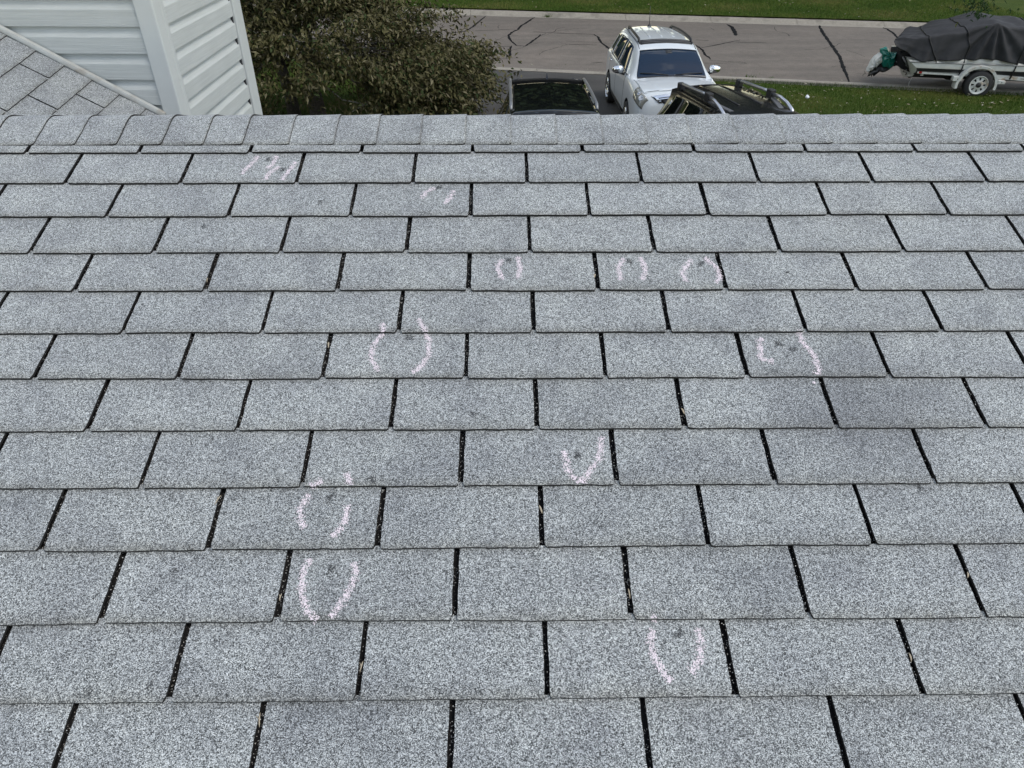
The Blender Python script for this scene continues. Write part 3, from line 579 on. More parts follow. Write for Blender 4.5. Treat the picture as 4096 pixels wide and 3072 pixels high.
# gaps through the crown: open tunnels where dead twigs carry no leaves
gaps=[]
for gx,gy,R,l0,l1 in ((-4.35,16.3,.34,0,6.5),(-1.75,14.6,.40,0,5.0),(-4.55,14.0,.40,.3,4.2)):
    G0=np.array([gx-TX,gy-TY,-.05]); d=cwv-G0; d/=np.linalg.norm(d); gaps.append((G0,d,R,l0,l1))
def in_gap(p,k=1.0):
    for G0,d,R,l0,l1 in gaps:
        t=(p-G0)@d
        if l0<t<l1 and np.linalg.norm(p-G0-d*t)<R*k*(1+.35*math.sin(t*3+G0[0]*2)): return True
    return False
def crown_pt():
    while True:
        z=g.uniform(.35,4.5); R=crown_r(z); a=g.uniform(0,6.283); q=math.sqrt(g.uniform(.10,1.0)); R2=1+.10*math.sin(3*a+1.7*z)+.08*math.sin(7*a-2.1*z)
        p=np.array([R*q*math.cos(a)*R2,R*q*math.sin(a)*.85*R2,z])
        if z<.9 and q<.5 and g.random()<.6: continue
        if in_gap(p): continue
        return p
boughs=[crown_pt() for _ in range(290)]
while len(boughs)<400:
    q=np.array([g.uniform(1.9,3.5),g.uniform(-2.1,.9),g.uniform(.3,1.75)])
    if not in_gap(q) and math.hypot(q[0],q[1]*.9)<crown_r(q[2])*.96: boughs.append(q)
tips=[]
for bq in boughs:
    d=bq-np.array([0,.05,1.4]); d/=np.linalg.norm(d)
    for _ in range(6):
        q=bq+g.normal(0,.17,3)*np.array([1,1,.6])+d*g.uniform(-.35,.25)+np.array([0,0,-.08])
        if q[2]>.25 and not in_gap(q,.9): tips.append(q)
tips=np.array(tips)
# limbs: reach out from the trunk fork to a spread of tips
sel=g.choice(len(tips),46,replace=False)
mb=MB(); mt_=MB(); twig_ends=[]
for k,i in enumerate(sel):
    p=Vector(tips[i]); base=Vector((0,.05,1.2+.5*random.random())) if k%3 else Vector((-.75,.27,1.5))
    mid=base.lerp(p,.5)+Vector((g.normal(0,.15),g.normal(0,.15),.35)); pts=[]
    for t in np.linspace(0,1,9):
        q=(1-t)**2*base+2*t*(1-t)*mid+t*t*p; pts.append(q+Vector(g.normal(0,.03,3)))
    (mb if k%2 else mt_).tube(pts,list(np.linspace(.034 if k<16 else .018,.006,9)),6)
    for _ in range(3):
        j=random.randrange(4,9); q=pts[j]; d=Vector(g.normal(0,1,3)); d.z*=.5; d=d.normalized()*random.uniform(.25,.6)
        mt_.tube([q,q+d*.5+Vector((0,0,.05)),q+d],[.008,.005,.003],5)
mb.build('branch',[M_BARK],olive); 
# bare pale twigs at the front of the crown
for P in ([(2.0,-.9,1.55),(2.15,-1.0,1.25),(2.35,-1.05,1.0),(2.4,-1.05,.8)],[(.5,-1.2,1.15),(.85,-1.3,.9),(1.3,-1.35,.82),(1.8,-1.3,.75),(2.2,-1.2,.55)],[(1.3,-1.35,.82),(.95,-1.3,.62),(.8,-1.25,.45)],[(2.3,-1.1,.75),(2.7,-1.2,.6),(3.1,-1.1,.52),(3.4,-1.0,.45)],[(2.7,-1.2,.6),(2.95,-1.25,.8),(3.05,-1.25,.88)],[(-.6,-1.3,2.1),(-.3,-1.3,1.95),(.2,-1.3,1.9),(.7,-1.2,1.7),(1.1,-1.2,1.6)],[(2.55,-1.15,.62),(2.6,-1.2,.35),(2.66,-1.2,.1)],[(3.0,-1.15,.55),(3.05,-1.2,.3)]):
    mt_.tube([Vector(p)+Vector(g.normal(0,.012,3)) for p in P],list(np.linspace(.017,.006,len(P))),6)
mt_.build('twig',[M_TWIG],olive)
n=38; P=[];Dr=[]
for t in tips:
    d=t-np.array([0,.05,1.3]); d=d/np.linalg.norm(d); ax=d*.7+np.array([0,0,-.35]); c=g.normal(0,1,(n,3))*np.array([.12,.12,.08])+np.outer(g.uniform(-.22,.22,n),ax)
    P.append(t+c); Dr.append(d*.6+g.normal(0,.6,(n,3))+np.array([0,0,-.35]))
for tip in ((3.35,-1.,2.05),(3.75,-1.3,1.75),(3.9,-.9,1.62),(4.1,-1.2,1.35),(2.95,-.6,2.35),(2.5,-.4,2.75)):
    t=np.array(tip); c=g.normal(0,.08,(14,3)); P.append(t+c); Dr.append(g.normal(0,.6,(14,3))+np.array([.4,0,-.2]))
for _ in range(70):
    a=g.uniform(-1.5,1.2); z=g.uniform(.5,2.9); R=crown_r(z)*g.uniform(1.0,1.14); t=np.array([R*math.cos(a),R*.85*math.sin(a),z]); k_=g.integers(5,13); c=np.outer(np.linspace(-.2,.12,k_),np.array([math.cos(a),math.sin(a),-.25]))+g.normal(0,.035,(k_,3)); P.append(t+c); Dr.append(g.normal(0,.6,(k_,3))+np.array([math.cos(a)*.5,0,-.3]))
P=np.concatenate(P); Dr=np.concatenate(Dr); kz=P[:,2]>.12; P,Dr=P[kz],Dr[kz]
cw=np.array(CAM)-np.array([TX,TY,tz]); dist=np.linalg.norm(P-cw,axis=1)
vis=(P[:,0]>-2.6)&(P[:,2]<2.6); order=np.argsort(np.where(vis,dist,99)); single=order[:300]; rest=order[300:]
v,idx=leaves(P[rest],Dr[rest],.118,.047,g); mi=np.repeat(g.choice(4,len(rest),p=[.36,.32,.14,.18]),2)
link('foliage',fastmesh('foliage',v,len(rest)*2,3,M_LF,mi,idx),olive,kind='stuff')
lm_=[]
for k in range(4):
    v,idx=leaves(np.zeros((1,3)),np.array([[1.,0,0]]),.118,.047,g); lm_.append(fastmesh('leaf',v,2,3,[M_LF[k]],None,idx))
for i in single:
    o=link('leaf',lm_[int(g.choice(4,p=[.36,.32,.14,.18]))],olive); o.location=P[i]; d=Vector(Dr[i]).normalized(); o.rotation_mode='QUATERNION'; o.rotation_quaternion=d.to_track_quat('X','Z'); s=float(g.uniform(.7,1.2)); o.scale=(s,s,s)
# maple at the right: a drooping branch comes into view over the boat
mpx,mpy=15.2,11.6; mz=float(gz(mpx,mpy))
maple=empty('maple_tree',(mpx,mpy,mz),label='maple branch with lobed green leaves hanging over the covered boat',cat='tree')
M_ML=[mat('maple_leaf_a',(.014,.036,.008),.6,spec=.2),mat('maple_leaf_b',(.024,.055,.012),.6,spec=.2),mat('maple_leaf_c',(.085,.095,.012),.6,spec=.2)]
MB().tube([(0,0,-.1),(.05,0,1.2),(0,.1,3.0),(.1,.15,5.2),(.0,.2,7.5)],[.26,.2,.17,.12,.05],12).build('trunk',[M_BARK],maple)
tipw=Vector((10.22,15.2,2.22))-Vector((mpx,mpy,mz))
br=MB(); bp=[Vector((.05,.1,3.4)),Vector((-1.4,1.1,4.3)),Vector((-3.2,2.3,4.3)),Vector((-4.4,3.2,3.6)),tipw+Vector((.05,0,.35)),tipw]
br.tube(bp,[.09,.07,.045,.025,.010,.005],8)
br.tube([bp[3],Vector((-4.9,3.4,3.0)),tipw+Vector((-.3,-.1,.2))],[.02,.01,.004],6); br.tube([bp[3],Vector((-4.2,3.8,3.1)),tipw+Vector((.4,.1,.2))],[.02,.01,.004],6)
mbr=br.build('branch',[M_BARK],maple)
ml=[]
for k in range(3):
    R_=[];
    for i in range(21):
        a=-math.pi+2*math.pi*i/20; lob=[(0,1.0),(.95,.82),(-.95,.82),(1.9,.55),(-1.9,.55)]; rr=.22
        for c,s in lob: rr=max(rr,s*max(0,1-abs(a-c)*2.6))
        R_.append((a,rr))
    v=[(0,0,0)]+[(.085*rr*math.cos(a)+.0,.085*rr*math.sin(a),-.02*rr*rr+.012*math.sin(3*a)) for a,rr in R_[:-1]]; nn=len(v)-1
    ml.append(mesh('leaf',v,[(0,1+i,1+(i+1)%nn) for i in range(nn)],[M_ML[k]]))
for i in range(150):
    t=tipw+Vector((g.normal(-.05,.28),g.normal(0,.25),g.normal(.15,.20)-.0))
    if i%5==0: t=tipw+Vector((g.normal(0,.12),g.normal(0,.12),g.uniform(-.22,.05)))
    o=link('leaf',ml[int(g.choice(3,p=[.55,.38,.07]))],mbr); o.location=t; d=Vector((g.normal(0,.6),g.normal(-.2,.6),-.8)).normalized(); o.rotation_mode='QUATERNION'; o.rotation_quaternion=d.to_track_quat('X','Z') ; s=float(g.uniform(.75,1.25)); o.scale=(s,s,s)
# trees beyond the far lawn (their dark mass shows in the car roofs)
M_FT=[mat('far_leaf_a',(.030,.055,.018),.7),mat('far_leaf_b',(.045,.075,.024),.7),mat('far_leaf_c',(.065,.090,.032),.7)]
n=5200; g2=np.random.default_rng(5); q=g2.normal(0,1,(n,3)); q/=np.linalg.norm(q,axis=1)[:,None]; rr=g2.uniform(.55,1,n)**.6*(1+.16*np.sin(q[:,0]*5+q[:,2]*4)*np.cos(q[:,1]*5)); P=q*rr[:,None]*np.array([4.6,4.6,4.4])+np.array([0,0,7.2])
v,idx=leaves(P,g2.normal(0,1,(n,3)),.62,.5,g2); cme=fastmesh('crown',v,n*2,3,M_FT,np.repeat(g2.integers(0,3,n),2),idx)
tme=None
for i,(x,y,s) in enumerate([(-26,52,1.8),(-14,47,1.9),(-5,53,1.9),(3,47,1.7),(11,50,1.9),(20,47,1.8),(31,54,1.7),(-1,60,2.1),(7,62,2.2),(15,60,2.2),(25,62,2.1),(-10,62,2.1),(-38,46,1.9)]):
    t=empty('yard_tree',(x,y,-.1+.012*(y-FK(x))),i*1.3,label='tall leafy tree standing beyond the far lawn',cat='tree',group='trees beyond the far lawn'); t.scale=(s,s,s)
    if tme is None:
        mb=MB(); mb.tube([(0,0,-.2),(.1,0,2),(0,.1,4.5),(.1,0,7)],[.42,.3,.24,.1],10)
        for a in range(5): mb.tube([(0,.05,3.6),(1.2*math.cos(a*1.26),1.2*math.sin(a*1.26),5.2),(2.6*math.cos(a*1.26),2.6*math.sin(a*1.26),6.8)],[.15,.09,.04],7)
        tr=mb.build('trunk',[M_BARK],t); tme=tr.data; link('crown',cme,t)
    else: link('trunk',tme,t); link('crown',cme,t)
# ================================================================ vehicles
def pchip(x,y,xq):
    x=np.asarray(x,float); y=np.asarray(y,float); h=np.diff(x); sh=(len(h),)+(1,)*(y.ndim-1); d=np.diff(y,axis=0)/h.reshape(sh); m=np.zeros_like(y)
    for i in range(1,len(x)-1):
        w1,w2=2*h[i]+h[i-1],h[i]+2*h[i-1]; ok=d[i-1]*d[i]>0; den=np.where(ok,w1/np.where(ok,d[i-1],1)+w2/np.where(ok,d[i],1),1); m[i]=np.where(ok,(w1+w2)/den,0)
    m[0]=d[0]; m[-1]=d[-1]
    xq=np.clip(np.atleast_1d(xq),x[0],x[-1]); k=np.clip(np.searchsorted(x,xq,side='right')-1,0,len(x)-2); t=((xq-x[k])/h[k]).reshape((-1,)+(1,)*(y.ndim-1)); H=h[k].reshape(t.shape)
    return (1+2*t)*(1-t)**2*y[k]+t*(1-t)**2*H*m[k]+t*t*(3-2*t)*y[k+1]+t*t*(t-1)*H*m[k+1]
class Car:
    """a body skin over stations along the car: rows 0 sill .. 4 waist, 5 glass foot, 6 roof edge, 7 roof shoulder, 8 centre"""
    def __init__(s,st):
        s.y=np.array([a[0] for a in st]); s.W=np.array([a[1] for a in st]); s.Z=np.array([a[2] for a in st])
    def at(s,y,b):
        w=pchip(s.y,s.W,y)[0]; z=pchip(s.y,s.Z,y)[0]; i=np.arange(17.)
        X=np.concatenate([-w,w[:-1][::-1]]); Zz=np.concatenate([z,z[:-1][::-1]])
        return np.array([float(pchip(i,X,b)[0]),y,float(pchip(i,Zz,b)[0])])
    def normal(s,y,b):
        e=.02; y=min(max(y,s.y[0]+e),s.y[-1]-e); b=min(max(b,.02),15.98)
        n=np.cross(s.at(y,b+e)-s.at(y,b-e),s.at(y+e,b)-s.at(y-e,b)); l=np.linalg.norm(n); n=n/l if l>1e-12 else np.array([0,0,1.])
        c=s.at(y,b)-np.array([0,y,.75]); return n if n@c>0 else -n
    def patch(s,name,C,n,m,off,mt,parent,dome=None,back=.012,**t):
        """raised panel over the quad C=(y,b) corners, with a rolled edge"""
        G=[];K=[]
        for i in range(n+1):
            r=[];rk=[]
            for j in range(m+1):
                a,c=i/n,j/m; y=(C[0][0]*(1-a)+C[1][0]*a)*(1-c)+(C[3][0]*(1-a)+C[2][0]*a)*c; b=(C[0][1]*(1-a)+C[1][1]*a)*(1-c)+(C[3][1]*(1-a)+C[2][1]*a)*c
                p=s.at(y,b); nn=s.normal(y,b); o=off
                if dome: o+=dome(p,a,c)
                r.append(p+nn*o); rk.append(p-nn*back)
            G.append(r);K.append(rk)
        ring=[(0,j) for j in range(m+1)]+[(i,m) for i in range(1,n+1)]+[(n,j) for j in range(m-1,-1,-1)]+[(i,0) for i in range(n-1,0,-1)]
        M=MB(); M.sheet(G); v=[G[i][j] for i,j in ring]+[K[i][j] for i,j in ring]; k=len(ring); M.add(v,[(q,(q+1)%k,k+(q+1)%k,k+q) for q in range(k)],0,False)
        o=M.build(name,[mt],parent,**t)
        bm=bmesh.new(); bm.from_mesh(o.data); bmesh.ops.remove_doubles(bm,verts=bm.verts,dist=1e-6); bmesh.ops.recalc_face_normals(bm,faces=bm.faces)
        bm.to_mesh(o.data); bm.free(); return o
    def body(s,mt,parent,arches,ny=5,nb=3):
        ys=np.unique(np.concatenate([np.linspace(a,b,ny+1) for a,b in zip(s.y[:-1],s.y[1:])])); bs=np.linspace(0,16,16*nb+1)
        w=pchip(s.y,s.W,ys); z=pchip(s.y,s.Z,ys); G=[]; i=np.arange(17.)
        for k in range(len(ys)):
            X=pchip(i,np.concatenate([-w[k],w[k][:-1][::-1]]),bs); Zz=pchip(i,np.concatenate([z[k],z[k][:-1][::-1]]),bs); G.append([(X[j],ys[k],Zz[j]) for j in range(len(bs))])
        m_=len(bs); v=[p for r in G for p in r]; f=[]
        for k in range(len(ys)-1):
            for j in range(m_): f.append((k*m_+j,k*m_+(j+1)%m_,(k+1)*m_+(j+1)%m_,(k+1)*m_+j))
        f+= [tuple(range(m_-1,-1,-1)),tuple(range((len(ys)-1)*m_,len(ys)*m_))]
        me=mesh('body',v,f,[mt,M_DARK]); bm=bmesh.new(); bm.from_mesh(me); bmesh.ops.recalc_face_normals(bm,faces=bm.faces); bm.to_mesh(me); bm.free()
        o=link('body',me,parent)
        for (yc,zc,rr,xa) in arches:
            for sx in (-1,1):
                c=MB(); c.lathe([(-.16,0),(-.16,rr),(.30,rr),(.30,0)],(sx*xa,yc,zc),(sx,0,0),28,0,False); co=c.build('cutter',[M_DARK],parent); 
                bm=bmesh.new(); bm.from_mesh(co.data); bmesh.ops.remove_doubles(bm,verts=bm.verts,dist=1e-6); bmesh.ops.recalc_face_normals(bm,faces=bm.faces); bm.to_mesh(co.data); bm.free()
                b=o.modifiers.new('cut','BOOLEAN'); b.object=co; b.operation='DIFFERENCE'; b.solver='EXACT'
                bpy.context.view_layer.update(); dg=bpy.context.evaluated_depsgraph_get(); ne=bpy.data.meshes.new_from_object(o.evaluated_get(dg)); o.modifiers.clear(); o.data=ne; bpy.data.objects.remove(co)
        me=o.data; me.name='body'
        bm=bmesh.new(); bm.from_mesh(me); 
        for fc in bm.faces: fc.smooth=True
        for ed in bm.edges:
            if len(ed.link_faces)==2 and ed.calc_face_angle(0)>rad(32): ed.smooth=False
        bm.to_mesh(me); bm.free(); return o
M_TYRE=mat('tyre_rubber',(.014,.014,.015),.8); M_CHROME=mat('chrome',(.75,.76,.78),.07,1); M_ALLOY=mat('alloy',(.45,.46,.48),.25,.9)
M_GLASS=mat('car_glass',(.005,.015,.034),.02,0,0,.5,1.5); M_GLASSB=mat('dark_glass',(.005,.006,.006),.02,0,0,.5,1.5); M_BLK=mat('black_plastic',(.012,.012,.013),.45); M_MATT=mat('matt_black',(.008,.008,.008),.75,spec=.1); M_SILV=mat('satin_silver',(.20,.205,.215),.45,.7)
M_LENS=mat('headlamp_lens',(.20,.20,.18),.06,0,1,.6); M_RED=mat('red_reflector',(.25,.008,.008),.3)
M_WPAINT=mat('white_car_paint',(.55,.58,.60),.35,0,.8); M_BPAINT=mat('black_car_paint',(.006,.006,.007),.22,0,.3); M_BPAINT2=noisy('dusty_black_paint',(.005,.005,.0055),(.012,.0115,.011),26,.25,spec=.2)
M_BPAINT2.node_tree.nodes['Principled BSDF'].inputs['Coat Weight'].default_value=.35
M_GREYB=mat('grey_rack_plastic',(.085,.085,.09),.5)
def wheel(parent,c,sx,r=.36,rim=.245,w=.22,spokes=5,mt=None):
    mt=mt or M_ALLOY; e=empty('wheel',c); e.parent=parent
    MB().lathe([(-w/2,rim),(-w/2,r*.93),(-w*.36,r),(w*.36,r),(w/2,r*.93),(w/2,rim)],(0,0,0),(sx,0,0),36).build('tyre',[M_TYRE],e)
    m=MB(); m.lathe([(w*.5,rim),(w*.47,rim*.99),(w*.36,rim*.9),(w*.30,rim*.88)],(0,0,0),(sx,0,0),36,0); m.lathe([(w*.45,0),(w*.44,rim*.2),(w*.30,rim*.26)],(0,0,0),(sx,0,0),20,0)
    for k in range(spokes):
        a=6.2832*k/spokes
        for da in (-.16,.16):
            p0=(0,math.cos(a+da*.6)*rim*.18,math.sin(a+da*.6)*rim*.18); p1=(0,math.cos(a+da)*rim*.92,math.sin(a+da)*rim*.92)
            m.tube([(sx*w*.42,p0[1],p0[2]),(sx*w*.38,p1[1],p1[2])],[rim*.10,rim*.085],6,0,True)
    m.build('rim',[mt],e); MB().lathe([(w*.16,0),(w*.16,rim*.9)],(0,0,0),(sx,0,0),24).build('dark_backing_disc',[M_DARK],e); return e  # dark disc behind the spokes, coloured for the shade in the openings
def suv_stations(L_=4.7,hw=.925,rf=.595,rr=.56,cowl=1.22,wt=1.87,zc=1.13,zt=1.54,zr=1.63,nose=1.0):
    s=hw/.925; B=lambda *a:[x*s for x in a]
    G=rf/.595
    return [(0.00,B(.60,.64,.66,.64,.58,.50,.36,.18,0),[.30,.38,.50,.62,.70,.74,.76,.775,.78]),
     (0.07,B(.74,.79,.82,.80,.75,.66,.46,.23,0),[.26,.36,.53,.70,.82,.88,.905,.92,.925]),
     (0.26,B(.84,.875,.895,.885,.84,.75,.52,.26,0),[.25,.36,.58,.80,.93,.975,1.0,1.012,1.018]),
     (0.75,B(.86,.905,.925,.915,.875,.79,.56,.28,0),[.25,.36,.62,.88,1.0,1.04,1.06,1.072,1.078]),
     (cowl-.04,B(.87,.905,.925,.915,.885,.82,.72,.69,0),[.25,.36,.62,.90,1.03,1.075,zc-.03,zc-.02,zc+.015]),
     (cowl+.05,B(.87,.905,.925,.915,.89,.845,.745,.715,0),[.25,.36,.62,.90,1.04,1.09,zc+.02,zc+.03,zc+.065]),
     ((cowl+wt)/2+.02,B(.87,.905,.925,.918,.895,.86,.69,.655,0),[.25,.36,.62,.91,1.05,1.10,(zc+zt)/2+.02,(zc+zt)/2+.045,(zc+zt)/2+.085]),
     (wt,B(.87,.905,.925,.918,.9,.868,.655,rf/s,0),[.25,.36,.62,.91,1.055,1.105,zt-.03,zt+.01,zt+.045]),
     (wt+.35,B(.87,.905,.925,.918,.9,.87,.66,rf/s,0),[.25,.36,.62,.91,1.06,1.11,zr-.075,zr-.025,zr+.02]),
     (L_*.62,B(.87,.905,.925,.918,.905,.87,.655,(rf*.99)/s,0),[.25,.36,.62,.92,1.07,1.12,zr-.06,zr-.005,zr+.045]),
     (L_*.86,B(.86,.90,.92,.915,.90,.86,.635,(rr+.01)/s,0),[.27,.37,.62,.93,1.08,1.13,zr-.085,zr-.03,zr+.02]),
     (L_*.925,B(.85,.89,.905,.90,.885,.84,.61,rr/s,0),[.28,.38,.62,.93,1.08,1.13,zr-.12,zr-.06,zr-.02]),
     (L_*.975,B(.82,.86,.88,.875,.85,.79,.62,.50,0),[.30,.40,.62,.92,1.03,1.06,1.09,1.11,1.12]),
     (L_,B(.74,.80,.83,.82,.79,.70,.5,.3,0),[.34,.42,.60,.78,.86,.89,.90,.905,.91])]
def nose_up(st,k):
    return [(y,w,[zz+k*f*(.25+.75*i/8) for i,zz in enumerate(z)]) for (y,w,z),f in zip(st,[1,.95,.75,.5,.15]+[0]*9)]
def side_glass(c,car,sets,mt):
    for s,C in sets:
        C2=C if s<0 else [(y,16-b) for y,b in C]
        o=c.patch('side_window',C2,10,5,.006,mt,car)
# ---- the white car
def rot_to(o,x,y,z,rz,pitch): o.location=(x,y,z); o.rotation_euler=(pitch,0,rz)
white=empty('white_car',(0,0,0),label='white four door car with roof rails and open sunroof parked nose toward the house',cat='car'); 
c=Car(nose_up(suv_stations(4.7,.925,.595,.52,1.08,1.76,1.09,1.515,1.63),.10)); c.body(M_WPAINT,white,[(.93,.34,.41,.93),(3.78,.34,.41,.93)])
rot_to(white,3.43,12.66,.012,rad(.6),rad(-1.6))
cw_,wt_=1.08,1.76
c.patch('windscreen',[(cw_+.03,6.93),(wt_-.045,6.98),(wt_-.045,9.02),(cw_+.03,9.07)],14,18,.006,M_GLASS,white)
c.patch('screen_surround',[(cw_+.005,6.86),(wt_-.015,6.92),(wt_-.015,9.08),(cw_+.005,9.14)],14,18,.003,M_BLK,white)
side_glass(c,white,[(-1,[(1.62,5.06),(2.10,5.9),(2.72,5.93),(2.70,5.06)]),(1,[(1.62,5.06),(2.10,5.9),(2.72,5.93),(2.70,5.06)]),(-1,[(2.80,5.06),(2.82,5.93),(3.62,5.9),(3.72,5.1)]),(1,[(2.80,5.06),(2.82,5.93),(3.62,5.9),(3.72,5.1)]),(-1,[(3.84,5.15),(3.76,5.86),(4.12,5.8),(4.24,5.2)]),(1,[(3.84,5.15),(3.76,5.86),(4.12,5.8),(4.24,5.2)])],M_GLASS)
sm=lambda t:max(0,min(1,t))**2*(3-2*max(0,min(1,t)))
def hood_dome(p,a,cc):
    x=abs(p[0]); w=.43+.17*a; return .014*sm((w-x)/.03)-.010*sm((.13-x)/.05)*0+ .006*sm((x-.62)/.05)
hd=c.patch('hood',[(.17,5.0),(1.03,5.15),(1.03,10.85),(.17,11.0)],18,44,.004,M_WPAINT,white,dome=hood_dome)
# doors: shut lines as narrow dark grooves, handles
for s in (-1,1):
    for y0,y1,tilt in ((1.50,1.515,.06),(2.74,2.752,.0),(3.80,3.812,-.08)):
        C=[(y0+tilt,1.4),(y1+tilt,1.4),(y1,5.0),(y0,5.0)]; C=C if s<0 else [(y,16-b) for y,b in C]; c.patch('shut_line',C,1,14,.0015,M_DARK,white,back=.002)
    for y in (2.52,3.55):
        p=c.at(y,3.55 if s<0 else 12.45); m=MB(); m.tube([(p[0]+s*.012,y-.1,p[2]),(p[0]+s*.045,y-.06,p[2]+.004),(p[0]+s*.045,y+.06,p[2]+.004),(p[0]+s*.012,y+.1,p[2])],.014,8,0,True); m.build('door_handle',[M_CHROME],white)
    # mirror
    mr=empty('wing_mirror',(s*.94,1.70,1.09)); mr.parent=white
    bm=bmesh.new(); bmesh.ops.create_uvsphere(bm,u_segments=20,v_segments=12,radius=1)
    for q in bm.verts:
        x,y,z=q.co; x=math.copysign(abs(x)**.75,x)*.125; z=math.copysign(abs(z)**.7,z)*.082; y=y*.085 if y<0 else min(y*.085,.03); z*=1-.15*(x*s)/.125
        q.co=(x+s*.10,y,z+.07)
    me=bpy.data.meshes.new('mirror_shell'); bm.to_mesh(me); bm.free(); me.materials.append(M_CHROME); me.polygons.foreach_set('use_smooth',[True]*len(me.polygons)); link('mirror_shell',me,mr)
    MB().tube([(-s*.09,.02,-.03),(-s*.02,.0,-.01),(s*.06,-.01,.01)],[.035,.03,.03],8).build('mirror_arm',[M_BLK],mr)
    MB().box((s*.10-.10,.028,.01),(s*.10+.10,.034,.13)).build('mirror_glass',[M_GLASS],mr)
    # roof rails
    pts=[]
    for k,t in enumerate(np.linspace(0,1,13)):
        y=2.02+2.05*t; p=c.at(y,7.14 if s<0 else 8.86); h=.055*min(1,math.sin(math.pi*t)*3.2)**.6+.006; pts.append((p[0]*1.0,y,p[2]+h))
    m=MB(); m.tube(pts,[.018]+[.026]*11+[.018],8); 
    for t in (1,11): m.tube([pts[t],(pts[t][0],pts[t][1],pts[t][2]-.06)],.022,8)
    m.build('roof_rail',[M_BLK],white)
    # headlamp
    C=[(.05,3.05),(.05,4.85),(.52,5.0),(.40,3.15)]; C=C if s<0 else [(y,16-b) for y,b in C]
    lamp=c.patch('headlight',C,8,8,.010,M_LENS,white)
    for (yy,bb,r_) in ((.13,4.1,.055),(.23,4.35,.045)):
        bb=bb if s<0 else 16-bb; p=c.at(yy,bb)+c.normal(yy,bb)*.013; m=MB(); m.lathe([(0,r_),(.004,r_*.9),(.002,r_*.7),(-.004,r_*.3),(-.004,0)],p,c.normal(yy,bb),18); m.build('bulb_reflector',[M_ALLOY],lamp)
    m_=c.patch('wheel_arch_trim',[(.55,1.0),(.56,1.3),(1.30,1.3),(1.31,1.0)] if s<0 else [(.55,15.),(.56,14.7),(1.30,14.7),(1.31,15.)],10,2,.004,M_WPAINT,white)
    wheel(white,(s*.83,.93,.345),s,.345,.24,.22,5,M_CHROME); wheel(white,(s*.83,3.78,.345),s,.345,.24,.22,5,M_CHROME)
    c.patch('rocker_trim',[(1.42,.4),(1.42,1.25),(3.25,1.25),(3.25,.4)] if s<0 else [(1.42,15.6),(1.42,14.75),(3.25,14.75),(3.25,15.6)],10,3,.006,M_BLK,white)
c.patch('grille',[(.012,5.6),(.085,5.4),(.085,10.6),(.012,10.4)],5,18,.012,M_CHROME,white)
c.patch('grille_mesh',[(.004,6.1),(.05,5.9),(.05,10.1),(.004,9.9)],4,14,.016,M_BLK,white)
# open sunroof: dark well with the deflector bars across it
sun=c.patch('sunroof',[(1.97,7.16),(2.30,7.22),(2.30,8.78),(1.97,8.84)],6,12,.004,M_BLK,white)
for y,z in ((2.03,.012),(2.11,.016),(2.2,.014)):
    pts=[c.at(y,b)+np.array([0,0,z]) for b in np.linspace(7.22,8.78,9)]; MB().tube(pts,.011,6).build('deflector_bar',[M_GREYB],sun)
for b in np.linspace(7.25,8.75,5):
    pts=[c.at(y,b)+np.array([0,0,.002]) for y in np.linspace(2.50,3.95,10)]; MB().tube(pts,[.012]+[.017]*8+[.010],8,flat=.6).build('roof_rib',[M_WPAINT],white)
for s in (-1,1):                      # dark drip mouldings along the roof, belt line trims
    pts=[c.at(y,8+s*1.04)+np.array([0,0,.003]) for y in np.linspace(1.80,4.25,14)]; MB().tube(pts,.007,5).build('roof_moulding',[M_BLK],white)
    pts=[c.at(y,8+s*3.05)+np.array([s*.004,0,0]) for y in np.linspace(1.45,4.1,14)]; MB().tube(pts,.009,5).build('belt_trim',[M_BLK],white)
    pts=[c.at(y,8+s*2.7)+np.array([0,0,.003]) for y in np.linspace(.30,1.05,8)]; MB().tube(pts,.005,5).build('hood_gap',[M_DARK],white)
pts=[c.at(.20,b)+np.array([0,-.004,.006]) for b in np.linspace(5.2,10.8,17)]; MB().tube(pts,.006,5).build('hood_front_gap',[M_DARK],white)
pts=[c.at(.035,b)+np.array([0,-.012,.010]) for b in np.linspace(5.6,10.4,15)]; MB().tube(pts,.022,6).build('grille_bar',[M_CHROME],white)
p=c.at(4.05,8.0); an=MB().lathe([(0,.05),(.03,.035),(.045,.012)],p,(0,0,1),14).build('antenna',[M_BLK],white); MB().tube([p+np.array([0,0,.04]),p+np.array([0,.06,.22]),p+np.array([0,.10,.42])],[.009,.007,.006],6).build('antenna_rod',[M_BLK],an)
for s,a in ((-1,.62),(1,.56)):
    q0=c.at(cw_+.03,8+s*.1)+np.array([0,0,.02]); q1=c.at(cw_+.11,8+s*.8)+np.array([0,-.0,.022]); MB().tube([q0,(q0+q1)/2+np.array([0,0,.012]),q1],.010,6).build('wiper',[M_BLK],white)
M_SENS=mat('sensor_black',(.004,.005,.007),.25)
c.patch('mirror_sensor_patch',[(wt_-.16,7.90),(wt_-.05,7.88),(wt_-.05,8.12),(wt_-.16,8.10)],4,4,.0075,M_SENS,white,back=0.0)
c.patch('number_plate',[(.003,7.4),(.003,7.4),(.003,8.6),(.003,8.6)],1,1,.004,M_BLK,white) if False else None
